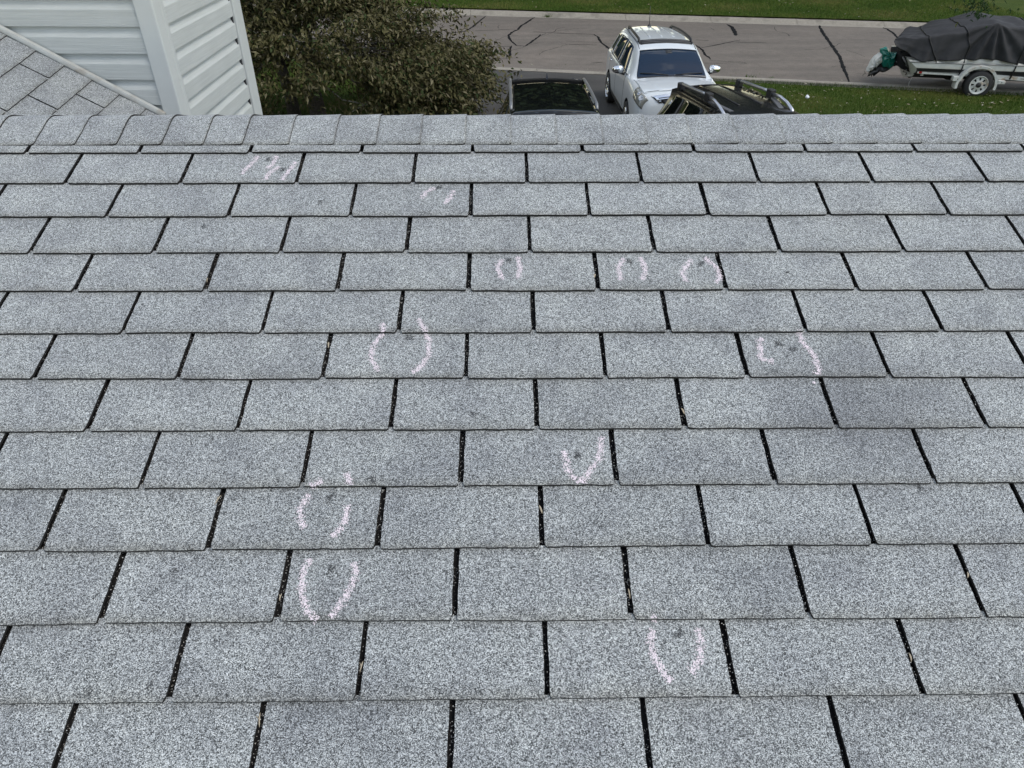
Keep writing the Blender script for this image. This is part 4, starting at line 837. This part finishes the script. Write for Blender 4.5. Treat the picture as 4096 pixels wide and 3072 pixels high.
# ---- black car, roof rails, nearest the wall
blk=empty('black_car',(0,0,0),label='black car with silver roof rails and a shark fin, seen roof first behind the ridge',cat='car')
c2=Car(suv_stations(4.45,.90,.655,.63,.90,1.52,1.13,1.57,1.70)); c2.body(M_BPAINT,blk,[(.9,.33,.39,.9),(3.55,.33,.39,.9)])
rot_to(blk,.69,6.92,float(gz(.7,8.5))+.045,rad(.5),rad(-1.6))
c2.patch('windscreen',[(.93,6.95),(1.47,7.0),(1.47,9.0),(.93,9.05)],12,16,.006,M_GLASSB,blk)
G_=[(-1,[(1.6,5.06),(2.1,5.9),(2.6,5.93),(2.58,5.06)]),(-1,[(2.68,5.06),(2.70,5.93),(3.5,5.9),(3.6,5.1)])]; side_glass(c2,blk,G_+[(1,x) for _,x in G_],M_GLASSB)
c2.patch('rear_window',[(4.15,7.1),(4.31,7.0),(4.31,9.0),(4.15,8.9)],6,10,.006,M_GLASSB,blk)
c2.patch('matt_spoiler_strip',[(3.80,6.95),(4.17,6.95),(4.17,9.05),(3.80,9.05)],6,14,.010,M_MATT,blk)  # matt strip on the spoiler edge, added to dim its bright reflection
c2.patch('panoramic_roof_glass',[(1.72,7.12),(3.72,7.16),(3.72,8.84),(1.72,8.88)],12,12,.005,M_GLASSB,blk)
for s in (-1,1):
    pts=[]
    for t in np.linspace(0,1,15):
        y=2.02+2.0*t; p=c2.at(y,7.12 if s<0 else 8.88); pts.append((p[0],y,p[2]+.045*min(1,math.sin(math.pi*t)*5)**.6+.004))
    MB().tube(pts,[.018]+[.027]*13+[.018],8,flat=.8).build('roof_rail',[M_SILV],blk)
    wheel(blk,(s*.80,.9,.335),s,.335,.23,.21,5); wheel(blk,(s*.80,3.55,.335),s,.335,.23,.21,5)
    p=c2.at(4.14,8+s*.62); MB().tube([(p[0]-.16,4.12,p[2]+.005),(p[0],4.16,p[2]+.022),(p[0]+.16,4.12,p[2]+.005)],[.01,.02,.01],8,flat=.6).build('spoiler_bump',[M_BPAINT],blk)
    mr=MB(); mr.tube([(s*.88,1.66,1.02),(s*.95,1.65,1.04)],.03,8); mr.lathe([(-.06,.0),(-.055,.06),(0,.085),(.02,.085),(.02,0)],(s*1.0,1.66,1.08),(0,1,0),14); mr.build('wing_mirror',[M_BPAINT],blk)
p=c2.at(3.92,8); MB().add([p+np.array(q) for q in [(-.022,-.09,0),(.022,-.09,0),(.016,.07,0),(-.016,.07,0),(-.006,.045,.085),(.006,.045,.085),(.006,.065,.08),(-.006,.065,.08)]],[(0,1,5,4),(1,2,6,5),(2,3,7,6),(3,0,4,7),(4,5,6,7),(3,2,1,0)]).build('shark_fin_antenna',[M_BPAINT],blk)
# ---- black car with the roof rack, at the right
rk=empty('black_roof_rack_car',(0,0,0),label='black car with ribbed roof and silver tube roof rack in front of the white car',cat='car')
c3=Car(suv_stations(4.4,.86,.60,.57,.95,1.58,1.10,1.48,1.615)); c3.body(M_BPAINT2,rk,[(.9,.35,.41,.86),(3.5,.35,.41,.86)])
ang=rad(11.5); RX,RYY=3.38,11.08      # rear roof edge centre
fx_,fy_=math.sin(ang),-math.cos(ang)  # forward direction
rot_to(rk,RX+fx_*4.12,RYY+fy_*4.12,float(gz(3.9,8.8))+.03,ang,rad(-1.6))
c3.patch('windscreen',[(.98,6.95),(1.53,7.0),(1.53,9.0),(.98,9.05)],12,16,.006,M_GLASSB,rk)
G_=[(-1,[(1.6,5.06),(2.1,5.9),(2.6,5.93),(2.58,5.06)]),(-1,[(2.68,5.06),(2.70,5.93),(3.35,5.9),(3.42,5.06)]),(-1,[(3.50,5.1),(3.45,5.9),(3.86,5.85),(4.0,5.15)])]; side_glass(c3,rk,G_+[(1,x) for _,x in G_],M_GLASSB)
c3.patch('edge_dimming_strip',[(3.86,6.9),(4.09,6.9),(4.09,9.1),(3.86,9.1)],4,14,.006,M_MATT,rk)  # added matt strip, not a real trim; dims the bright rear roof edge
c3.patch('rear_window',[(4.1,7.1),(4.26,7.0),(4.26,9.0),(4.1,8.9)],6,10,.006,M_GLASSB,rk)
for b in np.linspace(7.22,8.78,4):
    pts=[c3.at(y,b)+np.array([0,0,.004]) for y in np.linspace(2.42,3.85,9)]; MB().tube(pts,[.015]+[.016]*7+[.010],8,flat=.7).build('roof_rib',[M_BPAINT2],rk)
M_TUBE=mat('rack_tube',(.50,.51,.55),.28,.9)
rack=empty('roof_rack',(0,0,0)); rack.parent=rk
for s in (-1,1):
    x=s*.53; z=lambda y:c3.at(y,8+s*.92)[2]
    MB().tube([(x,3.82,z(3.82)+.02),(x,3.80,z(3.8)+.085),(x,3.72,z(3.72)+.105),(x,2.95,z(2.95)+.115),(x,2.80,z(2.8)+.115)],.026,10).build('side_tube',[M_TUBE],rack)
    MB().tube([(x,2.72,z(2.72)+.10),(x+s*.02,2.52,z(2.5)+.105),(x+s*.03,2.32,z(2.3)+.07),(x+s*.03,2.14,z(2.1)+.01),(x+s*.03,2.08,z(2.08)-.08)],.026,10).build('front_tube',[M_TUBE],rack)
    bevel(MB().box((x-.048,2.70,z(2.75)+.035),(x+.048,2.84,z(2.75)+.165)).build('clamp_block',[M_BLK],rack),.012,2)
    bevel(MB().box((x-.05,3.76,z(3.8)-.01),(x+.05,3.88,z(3.8)+.12)).build('end_cap',[M_BLK],rack),.02,2)
    q=MB(); q.add([(x-.038,2.69,z(2.7)+.06),(x+.038,2.69,z(2.7)+.06),(x-s*.12+.038,2.20,z(2.2)+.03),(x-s*.12-.038,2.20,z(2.2)+.03),(x-.038,2.69,z(2.7)+.035),(x+.038,2.69,z(2.7)+.035),(x-s*.12+.038,2.20,z(2.2)+.005),(x-s*.12-.038,2.20,z(2.2)+.005)],[(0,1,2,3),(7,6,5,4),(0,3,7,4),(1,0,4,5),(2,1,5,6),(3,2,6,7)]); q.build('rack_leg',[M_GREYB],rack)
    for k in range(3):
        MB().tube([(x-s*.05,2.5-.11*k,z(2.4)+.02),(x+s*.10,2.47-.11*k,z(2.4)-.03)],.012,6).build('rack_slat',[M_BLK],rack)
    wheel(rk,(s*.77,.9,.36),s,.36,.22,.22,5); wheel(rk,(s*.77,3.5,.36),s,.36,.22,.22,5)
# leaves lying along the right gutter of that roof
n=46; G2=np.random.default_rng(9); P=[]
for k in range(n):
    y=G2.uniform(2.5,3.7); p=c3.at(y,8+G2.uniform(.66,.86)); P.append((p[0],p[1],p[2]+.012))
v,idx=leaves(np.array(P),G2.normal(0,1,(n,3))*np.array([1,1,.08]),.075,.035,G2); lo=link('fallen_leaves',fastmesh('fallen_leaves',v,n*2,3,M_LIT,np.repeat(G2.integers(0,3,n),2),idx),None,kind='stuff'); lo.matrix_world=Matrix.Translation(rk.location)@rk.rotation_euler.to_matrix().to_4x4()
# ================================================================ boat on its trailer
HUB=(12.139,17.294); TYAW=rad(-10)
M_HULL=noisy('hull_white',(.36,.36,.33),(.45,.45,.42),5,.35); M_FRAME=noisy('trailer_white',(.42,.43,.41),(.52,.53,.51),9,.5,c2=(.30,.22,.15),scale2=6)
M_COVER=noisy('cover_canvas',(.014,.014,.0165),(.022,.022,.0255),7,.8,.25,.01); M_STRAP=mat('strap',(.008,.008,.009),.7); M_STRIPE=mat('hull_stripe',(.010,.010,.012),.4)
tr=empty('boat_trailer',(HUB[0],HUB[1],0),TYAW,label='white boat trailer with round fender at the street edge',cat='trailer')
GR=-.26
def rail(name,o0,o1):
    v=[];f=[]
    for s,zt_,zb_ in ((-1.52,.386,.262),(-.53,.352,.246),(.656,.300,.200),(1.10,.278,.184),(4.6,.11,.02)):
        v+=[(s,o0,zt_),(s,o1,zt_),(s,o1,zb_),(s,o0,zb_)]
    for i in range(4):
        for k in range(4): f.append((i*4+k,i*4+(k+1)%4,i*4+4+(k+1)%4,i*4+4+k))
    f+=[(0,3,2,1),(16,17,18,19)]
    return part(name,v,f,[M_FRAME],tr)
for o0,o1 in ((.15,.22),(1.88,1.95)): bevel(rail('frame_rail',o0,o1),.008,2)
for s in (-1.4,-.1,1.6,3.4): MB().box((s,.22,.19-.05*s*.2),(s+.07,1.88,.26-.05*s*.2)).build('cross_member',[M_FRAME],tr)
MB().box((-1.482,.146,.272),(-1.408,.1505,.342)).build('reflector',[M_RED],tr)
MB().add([(-1.29,.1475,.335),(-.53,.1475,.312),(-.53,.1475,.286),(-1.29,.1475,.309),(-1.29,.152,.335),(-.53,.152,.312),(-.53,.152,.286),(-1.29,.152,.309)],[(0,1,2,3),(4,7,6,5),(0,4,5,1),(3,2,6,7),(0,3,7,4),(1,5,6,2)]).build('grip_strip',[mat('strip_grey',(.19,.19,.18),.6)],tr)
MB().add([(.98,.1475,.25),(3.4,.1475,.14),(3.4,.1475,.115),(.98,.1475,.225),(.98,.152,.25),(3.4,.152,.14),(3.4,.152,.115),(.98,.152,.225)],[(0,1,2,3),(4,7,6,5),(0,4,5,1),(3,2,6,7),(0,3,7,4),(1,5,6,2)]).build('grip_strip',[bpy.data.materials['strip_grey']],tr)
def fender(o0,o1):
    G=[];cx,cz=-.075,.05; R0,R1=.50,.435
    for k in range(25):
        a=rad(180-  (198*k/24) +9); ca,sa=math.cos(a),math.sin(a); lip=.05
        G.append([(cx+R1*ca,o0,cz+R1*sa*.98),(cx+(R0-.005)*ca,o0-.004,cz+(R0-.005)*sa*.98),(cx+R0*ca,o0+.012,cz+R0*sa*.98),(cx+R0*ca,o1,cz+R0*sa*.98),(cx+(R0-.02)*ca,o1,cz+(R0-.02)*sa*.98)])
    m=MB(); m.sheet(G,0,False); return m.build('fender',[M_FRAME],tr)
sgn_=fender(-.02,.20); fender(1.90,2.12)
for s0,s1,z0,z1 in ((-.665,-.44,.150,.262),(.425,.60,.120,.205)):
    bevel(MB().box((s0,-.005,z0),(s1,.15,z1)).build('fender_bracket',[M_FRAME],tr),.012,2)
    MB().lathe([(0,.014),(.006,.012),(.006,0)],((s0+s1)/2,-.005,(z0+z1)/2),(0,-1,0),10).build('bolt',[M_BLK],tr)
MB().tube([(-.02,.15,.08),(-.02,1.95,.08)],.035,10).build('axle',[M_BLK],tr)
def twheel(o,sy):
    w=empty('wheel',(-.015,o,.08)); w.parent=tr; r,rim,wd=.335,.222,.20
    MB().lathe([(-wd/2,rim),(-wd/2,r*.92),(-wd*.36,r),(wd*.36,r),(wd/2,r*.92),(wd/2,rim)],(0,0,0),(0,sy,0),40).build('tyre',[M_TYRE],w)
    m=MB(); m.lathe([(wd*.5,rim),(wd*.53,rim*.97),(wd*.5,rim*.93),(wd*.36,rim*.86),(wd*.34,rim*.78)],(0,0,0),(0,sy,0),40); m.lathe([(wd*.40,rim*.50),(wd*.46,rim*.42),(wd*.44,rim*.34),(wd*.44,0)],(0,0,0),(0,sy,0),24)
    for k in range(8):
        a=6.2832*(k+.5)/8; a0,a1=a-.24,a+.24; y0,y1=sy*wd*.40,sy*wd*.34
        q=[(math.cos(a0)*rim*.46,y0,math.sin(a0)*rim*.46),(math.cos(a1)*rim*.46,y0,math.sin(a1)*rim*.46),(math.cos(a1)*rim*.84,y1,math.sin(a1)*rim*.84),(math.cos(a0)*rim*.84,y1,math.sin(a0)*rim*.84)]
        b=[(x,y-sy*.02,z) for x,y,z in q]; m.add(q+b,[(0,1,2,3),(7,6,5,4),(0,4,5,1),(1,5,6,2),(2,6,7,3),(3,7,4,0)])
    m.build('rim',[M_FRAME],w); MB().lathe([(wd*.1,0),(wd*.1,rim*.9)],(0,0,0),(0,sy,0),24).build('dark_backing_disc',[M_DARK],w)  # dark backing disc stands for the shade behind the rim openings
    MB().lathe([(wd*.44,.062),(wd*.60,.058),(wd*.66,.04),(wd*.66,0)],(0,0,0),(0,sy,0),18).build('hub_cap',[M_BLK],w)
twheel(.08,-1); twheel(2.02,1)
MB().tube([(-1.545,.2,.27),(-1.56,.4,.22),(-1.54,.9,.20)],.03,8).build('light_bar',[M_BLK],tr)
MB().tube([(4.55,1.05,.0),(6.2,1.05,-.02)],.05,8).build('tongue',[M_FRAME],tr)
for o in (.19,1.91): MB().add([(4.3,o,.07),(4.6,1.02,.06),(4.75,1.02,.06),(4.5,o,.07),(4.3,o,-.02),(4.6,1.02,-.03),(4.75,1.02,-.03),(4.5,o,-.02)],[(0,1,2,3),(7,6,5,4),(0,4,5,1),(3,2,6,7)]).build('tongue_brace',[M_FRAME],tr)
# hull
boat=empty('boat',(HUB[0],HUB[1],0),TYAW,label='white motorboat with a dark side stripe under the canvas cover',cat='boat')
def hull_sec(s):
    t=max(0,(s-1.6)/3.0); n=max(.02,1-t**2.2); c=1.05; hb=.93*n; rise=.25*t*t; tr_=np.interp(s,[-1.8,-1.5],[0,0])
    return [(c,-.02+rise*1.4),(c-hb*.80,.16+rise),(c-hb*.985,.335+rise*.5),(c-hb,.408+rise*.4),(c-hb*1.0,.545+rise*.3),(c-hb*.97,.575+rise*.3),(c-hb*.80,.60+rise*.3),(c-hb*.55,.61+rise*.3)]
SS=[-1.56]+list(np.linspace(-1.5,4.5,31))
def stripgrid(i0,i1,name,mt,off=0):
    m=MB()
    for sg in (1,-1):
        G=[]
        for s in SS:
            P=hull_sec(s)[i0:i1+1]; rake=lambda z:-.55*max(0,z-.386)/.4*(1 if s<-1.5 else 0)
            G.append([(s+rake(z)*.95,1.05+sg*(o-1.05)-sg*off,z) for o,z in P])
        m.sheet(G,0,True,flip=sg<0)
    return m.build(name,[mt],boat)
stripgrid(0,2,'bottom',M_STRIPE); stripgrid(3,7,'hull',M_HULL); stripgrid(2,3,'side_stripe',M_STRIPE,.0)
P=hull_sec(-1.56); rk_=lambda z:-1.56-.55*max(0,z-.386)/.4*.95
m=MB(); m.add([(rk_(z),o,z) for o,z in P]+[(rk_(z),2.1-o,z) for o,z in P[::-1]],[tuple(range(16))]); m.build('transom',[M_HULL],boat)
MB().tube([(rk_(.575)+.0,.115,.550)]+[(s,1.05+(hull_sec(s)[4][0]-1.05)*1.008,.547+.25*max(0,(s-1.6)/3.0)**2*.3) for s in np.linspace(-1.45,4.4,24)],.014,8).build('rub_rail',[mat('rub_grey',(.20,.20,.20),.5)],boat)
G=[]
for s in np.linspace(-1.0,1.2,23):
    h=.675-.085*abs((s+.05)/.95)**2; G.append([(s,.135,.572),(s,.15,.572+max(0,h-.572)*.75),(s,.22,max(.575,h)),(s,.6,max(.58,h+.01))])
m=MB(); m.sheet(G); m.build('deck_coaming',[M_HULL],boat)
# drive unit tilted up behind the transom
M_MOT=mat('motor_black',(.009,.009,.010),.7,spec=.15); M_MOTG=mat('motor_grey',(.16,.16,.17),.4,.6)
bevel(MB().add([(-1.53,.42,.20),(-1.66,.42,.64),(-1.93,.46,.62),(-1.86,.5,.30),(-1.53,1.65,.20),(-1.66,1.65,.64),(-1.93,1.6,.62),(-1.86,1.6,.30)],[(0,1,2,3),(7,6,5,4),(0,4,5,1),(1,5,6,2),(2,6,7,3),(3,7,4,0)]).build('swim_platform',[M_MOT],boat),.05,3)
for o,s,z,r_ in ((.41,-1.60,.33,.018),(.41,-1.64,.50,.022),(.43,-1.74,.40,.03),(.44,-1.80,.55,.014),(.43,-1.72,.28,.02)): MB().lathe([(0,r_),(.012,r_*.8),(.014,0)],(s,o,z),(0,-1,0),10).build('fitting',[M_MOTG],boat)
MB().tube([(-1.90,.43,.60),(-1.70,.40,.36)],.022,10).build('trim_ram',[M_MOTG],boat)
drv_=empty('stern_drive',(0,0,0)); drv_.parent=boat
bevel(MB().add([(-1.50,.82,.20),(-1.62,.82,.60),(-1.90,.84,.66),(-1.92,.86,.30),(-1.50,1.28,.20),(-1.62,1.28,.60),(-1.90,1.26,.66),(-1.92,1.24,.30)],[(0,1,2,3),(7,6,5,4),(0,4,5,1),(1,5,6,2),(2,6,7,3),(3,7,4,0)]).build('upper_housing',[M_MOT],drv_),.05,3)
bevel(MB().add([(-1.78,.92,.28),(-1.85,.92,.60),(-2.40,.97,.36),(-2.36,.97,.12),(-1.78,1.18,.28),(-1.85,1.18,.60),(-2.40,1.13,.36),(-2.36,1.13,.12)],[(0,1,2,3),(7,6,5,4),(0,4,5,1),(1,5,6,2),(2,6,7,3),(3,7,4,0)]).build('lower_leg',[M_MOT],drv_),.04,3)
for o in (.86,1.24): MB().tube([(-1.88,o,.62),(-1.62,o,.36)],.022,10).build('hydraulic_ram',[M_MOTG],drv_)
MB().tube([(-1.90,.84,.40),(-1.58,.84,.20)],.010,8).build('hydraulic_hose',[M_MOTG],drv_)
MB().tube([(-1.56,.83,.24),(-1.64,.80,.21),(-1.66,.82,.16),(-1.58,.84,.14)],.012,8).build('cable_loop',[M_MOTG],drv_)
pr=MB(); pr.lathe([(-.09,.035),(0,.055),(.07,.045)],(-2.36,1.05,.13),(-.9,0,-.35),14)
for k in range(3):
    a=k*2.094+.5; ca,sa=math.cos(a),math.sin(a); G=[]
    for i in range(6):
        t=i/5; rr=.05+.15*t; wv=.075*math.sin(math.pi*min(1,t*.8+.25)); G.append([(-2.36+wv*.6,1.05+ca*rr-sa*wv,.13+sa*rr+ca*wv-.02),(-2.36,1.05+ca*rr,.13+sa*rr),(-2.36-wv*.6,1.05+ca*rr+sa*wv,.13+sa*rr-ca*wv+.02)])
    pr.sheet(G)
pr.build('propeller',[M_MOT],drv_)
MB().add([(-2.30,1.035,.16),(-2.47,1.035,-.05),(-2.40,1.035,-.03),(-2.36,1.035,.02),(-2.30,1.035,-.04),(-2.14,1.035,.13),(-2.30,1.065,.16),(-2.47,1.065,-.05),(-2.40,1.065,-.03),(-2.36,1.065,.02),(-2.30,1.065,-.04),(-2.14,1.065,.13)],[(0,1,2,3,4,5),(11,10,9,8,7,6)]+[(i,i+6,(i+1)%6+6,(i+1)%6) for i in range(6)]).build('skeg',[M_MOT],drv_)
MB().add([(-1.52,.8,.24),(-1.60,.78,.10),(-1.46,.82,.0),(-1.30,.85,.06),(-1.12,.9,.14),(-1.14,.9,.05),(-1.2,.9,.17),(-1.3,.88,.16)],[(0,1,2,3,7),(3,4,6,7),(4,5,6)]).build('torn_flap',[mat('torn_vinyl',(.06,.045,.035),.8)],boat)
MB().tube([(-1.42,.72,.02),(-1.45,.72,-.08),(-1.44,.71,-.16),(-1.46,.7,-.24)],.008,6).build('hanging_strap',[mat('strap_pale',(.4,.39,.37),.8)],boat)
# things pulled over the drive
def pillow(name,outline,T,mt,seed,o0=1.0,amp=.03,**t):
    r=np.random.default_rng(seed); P=np.array(outline,float); c=P.mean(0); n=72; d=np.concatenate([[0],np.cumsum(np.linalg.norm(np.roll(P,-1,0)-P,axis=1))]); u=np.linspace(0,d[-1],n,endpoint=False); Q=np.array([[np.interp(x,d,np.append(P[:,k],P[0,k])) for k in range(2)] for x in u])
    M=14; ph=r.uniform(0,6.28,12); fr=r.integers(2,9,12); v=[];f=[]
    rings=[(math.sin(math.pi*.5*k/M),math.cos(math.pi*.5*k/M)) for k in range(M+1)]
    seq=[(q,-h) for q,h in rings]+[(q,h) for q,h in rings[::-1][1:]]
    for q,h in seq:
        for i in range(n):
            a=6.2832*i/n; w=sum(math.sin(fr[k]*a+ph[k]+7*q*(k%3+1)*.6)*(1/(1+k*.25)) for k in range(8))*amp*.4
            w=w+amp*.8*abs(math.sin(3*a+5*q+ph[0]))
            p=c+(Q[i]-c)*q; v.append((p[0],o0+h*T+w*(.4+.6*abs(h)),p[1]+(.15*w if q<.98 else 0)))
    for k in range(len(seq)-1):
        for i in range(n): f.append((k*n+i,k*n+(i+1)%n,(k+1)*n+(i+1)%n,(k+1)*n+i))
    o=part(name,v,f,[mt],None,None,True,None,**t); o.location=(HUB[0],HUB[1],0); o.rotation_euler=(0,0,TYAW)
    bm=bmesh.new(); bm.from_mesh(o.data); bmesh.ops.remove_doubles(bm,verts=bm.verts,dist=1e-5); bmesh.ops.recalc_face_normals(bm,faces=bm.faces); bm.to_mesh(o.data); bm.free(); return o
pillow('plastic_bag',[(-2.36,.665),(-2.27,.70),(-2.215,.735),(-2.16,.68),(-2.07,.60),(-1.97,.585),(-1.88,.60),(-1.83,.50),(-1.85,.33),(-1.92,.20),(-1.97,.14),(-2.06,.21),(-2.16,.20),(-2.24,.33),(-2.30,.50)],.17,mat('green_plastic',(.006,.13,.10),.22,0,.4),3,1.0,.035,label='crumpled green plastic bag tied over the boat drive',cat='plastic bag')
pillow('cloth',[(-2.27,.60),(-2.36,.55),(-2.44,.49),(-2.50,.38),(-2.53,.24),(-2.55,.10),(-2.50,.07),(-2.47,.14),(-2.42,.10),(-2.40,.17),(-2.32,.20),(-2.24,.28),(-2.20,.40),(-2.22,.52)],.14,mat('grey_cloth',(.50,.50,.48),.8),8,1.0,.035,label='pale grey cloth wrapped over the propeller end of the boat drive',cat='cloth')
pillow('black_bag',[(-2.44,.20),(-2.30,.22),(-2.05,.25),(-1.93,.22),(-1.98,.14),(-2.10,.08),(-2.22,.10),(-2.34,.12),(-2.42,.0),(-2.46,.0)],.12,mat('black_plastic_bag',(.010,.010,.011),.3),5,1.02,.02,label='black plastic bag hanging below the green bag on the boat drive',cat='plastic bag')
# canvas cover
SL_=[-2.30,-2.22,-2.1,-1.9,-1.77,-1.53,-1.17,-.6,-.25,.02,.41,.76,1.1,2.2,3.4,4.45]; LO_=[1.0,.90,.835,.765,.66,.56,.60,.622,.662,.68,.642,.585,.57,.56,.58,.66]
SE_=[-2.30,-2.06,-1.48,-1.07,-.62,-.3,0,.22,.53,.8,1.4,2.4,3.4,4.45]; ED_=[1.03,1.09,1.10,1.22,1.295,1.395,1.49,1.435,1.35,1.36,1.30,1.10,.88,.68]
SR_=[-2.30,-2.04,-1.59,-.7,.04,.42,.68,.92,1.6,2.6,3.6,4.45]; RI_=[.98,1.02,1.12,1.36,1.50,1.485,1.51,1.45,1.30,1.10,.85,.69]
hw_=lambda s:np.interp(s,[-2.3,-2.0,-1.5,1.6,3.0,4.0,4.5],[.80,.86,.95,.95,.78,.42,.06])
def cover_pt(s,u):
    """u in -1..1 across; |u|>.55 is the hanging side"""
    zl,ze,zr_=np.interp(s,SL_,LO_),np.interp(s,SE_,ED_),np.interp(s,SR_,RI_); h=hw_(s); he=h*.90; a=abs(u); sg=-1 if u<0 else 1
    if a<=.55:
        t=a/.55; o=he*t; z=zr_+(ze-zr_)*t**1.4+.022*math.sin(6*s+9*t*sg)*t+.010*math.sin(17*s*.7+t*14)
    else:
        t=(a-.55)/.45; o=he+(h*1.0-he)*min(1,t*1.8)**.8; z=ze+(zl-ze)*t
        th=math.atan2(s-.0,max(.05,1.55-z)); fan=math.exp(-((s-.0)/.75)**2)
        f1=math.sin(th*15+.6*math.sin(3*t))*.075*fan*t**.5; f2=math.sin(s*9.5+3.2*t)*.032*(1-fan*.6)*t; f3=math.sin(s*23+t*4+1.3*math.sin(s*4))*.016*t; sag=.035*math.sin(math.pi*t)*(1 if s<-.2 else .3)
        o+=f1+f2+f3-sag
    return np.array([s,1.05+sg*o,z])
cov=empty('boat_cover',(HUB[0],HUB[1],0),TYAW,label='charcoal canvas cover peaked over the boat',cat='boat cover')
ss=np.linspace(-2.30,4.45,190); us=np.concatenate([np.linspace(-1,-.55,22),np.linspace(-.55,.55,21)[1:-1],np.linspace(.55,1,22)])
_cp=cover_pt
def cover_pt(s,u):
    q=_cp(s,u); q[0]+=.42*max(0,q[1]-.2)*max(0,min(1,(-.9-s)/1.4)); return q
m=MB(); m.sheet([[cover_pt(s,u) for u in us] for s in ss],flip=True)
m.add([cover_pt(-2.30,u) for u in us],[tuple(range(len(us)))])
o=m.build('canvas',[M_COVER],cov)
so_=o.modifiers.new('solid','SOLIDIFY'); so_.thickness=.006; so_.offset=-1
def strap(path,name='tie_strap',w=.018,tail=None):
    pts=[]
    for (s0,u0),(s1,u1) in zip(path[:-1],path[1:]):
        for k in range(14):
            t=k/14; s,u=s0+(s1-s0)*t,u0+(u1-u0)*t; p=cover_pt(s,u); e=.01; n_=np.cross(cover_pt(s+e,u)-p,cover_pt(s,u+e)-p); n_/=np.linalg.norm(n_); n_=n_ if (n_[2]>0 or n_[1]*(1 if u>0 else -1)>0) else -n_
            pts.append(p+n_*.010)
    if tail: pts+= [np.array(q) for q in tail]
    return MB().tube(pts,w,6,flat=.8).build(name,[M_STRAP],cov)
strap([(-1.60,.5),(-1.59,0),(-1.48,-.55),(-1.33,-.8),(-1.17,-1)],tail=[(-1.15,.11,.53)])
strap([(-.62,.5),(-.70,0),(-.63,-.55),(-.50,-.8),(-.48,-1)],tail=[(-.50,.10,.45),(-.515,.12,.27)])
strap([(.95,.5),(.9,0),(.76,-.55),(.755,-.85),(.755,-1)],tail=[(.74,.10,.45),(.725,.13,.22)])
strap([(2.3,.5),(2.25,0),(2.2,-.55),(2.2,-1)],tail=[(2.2,.2,.3)])
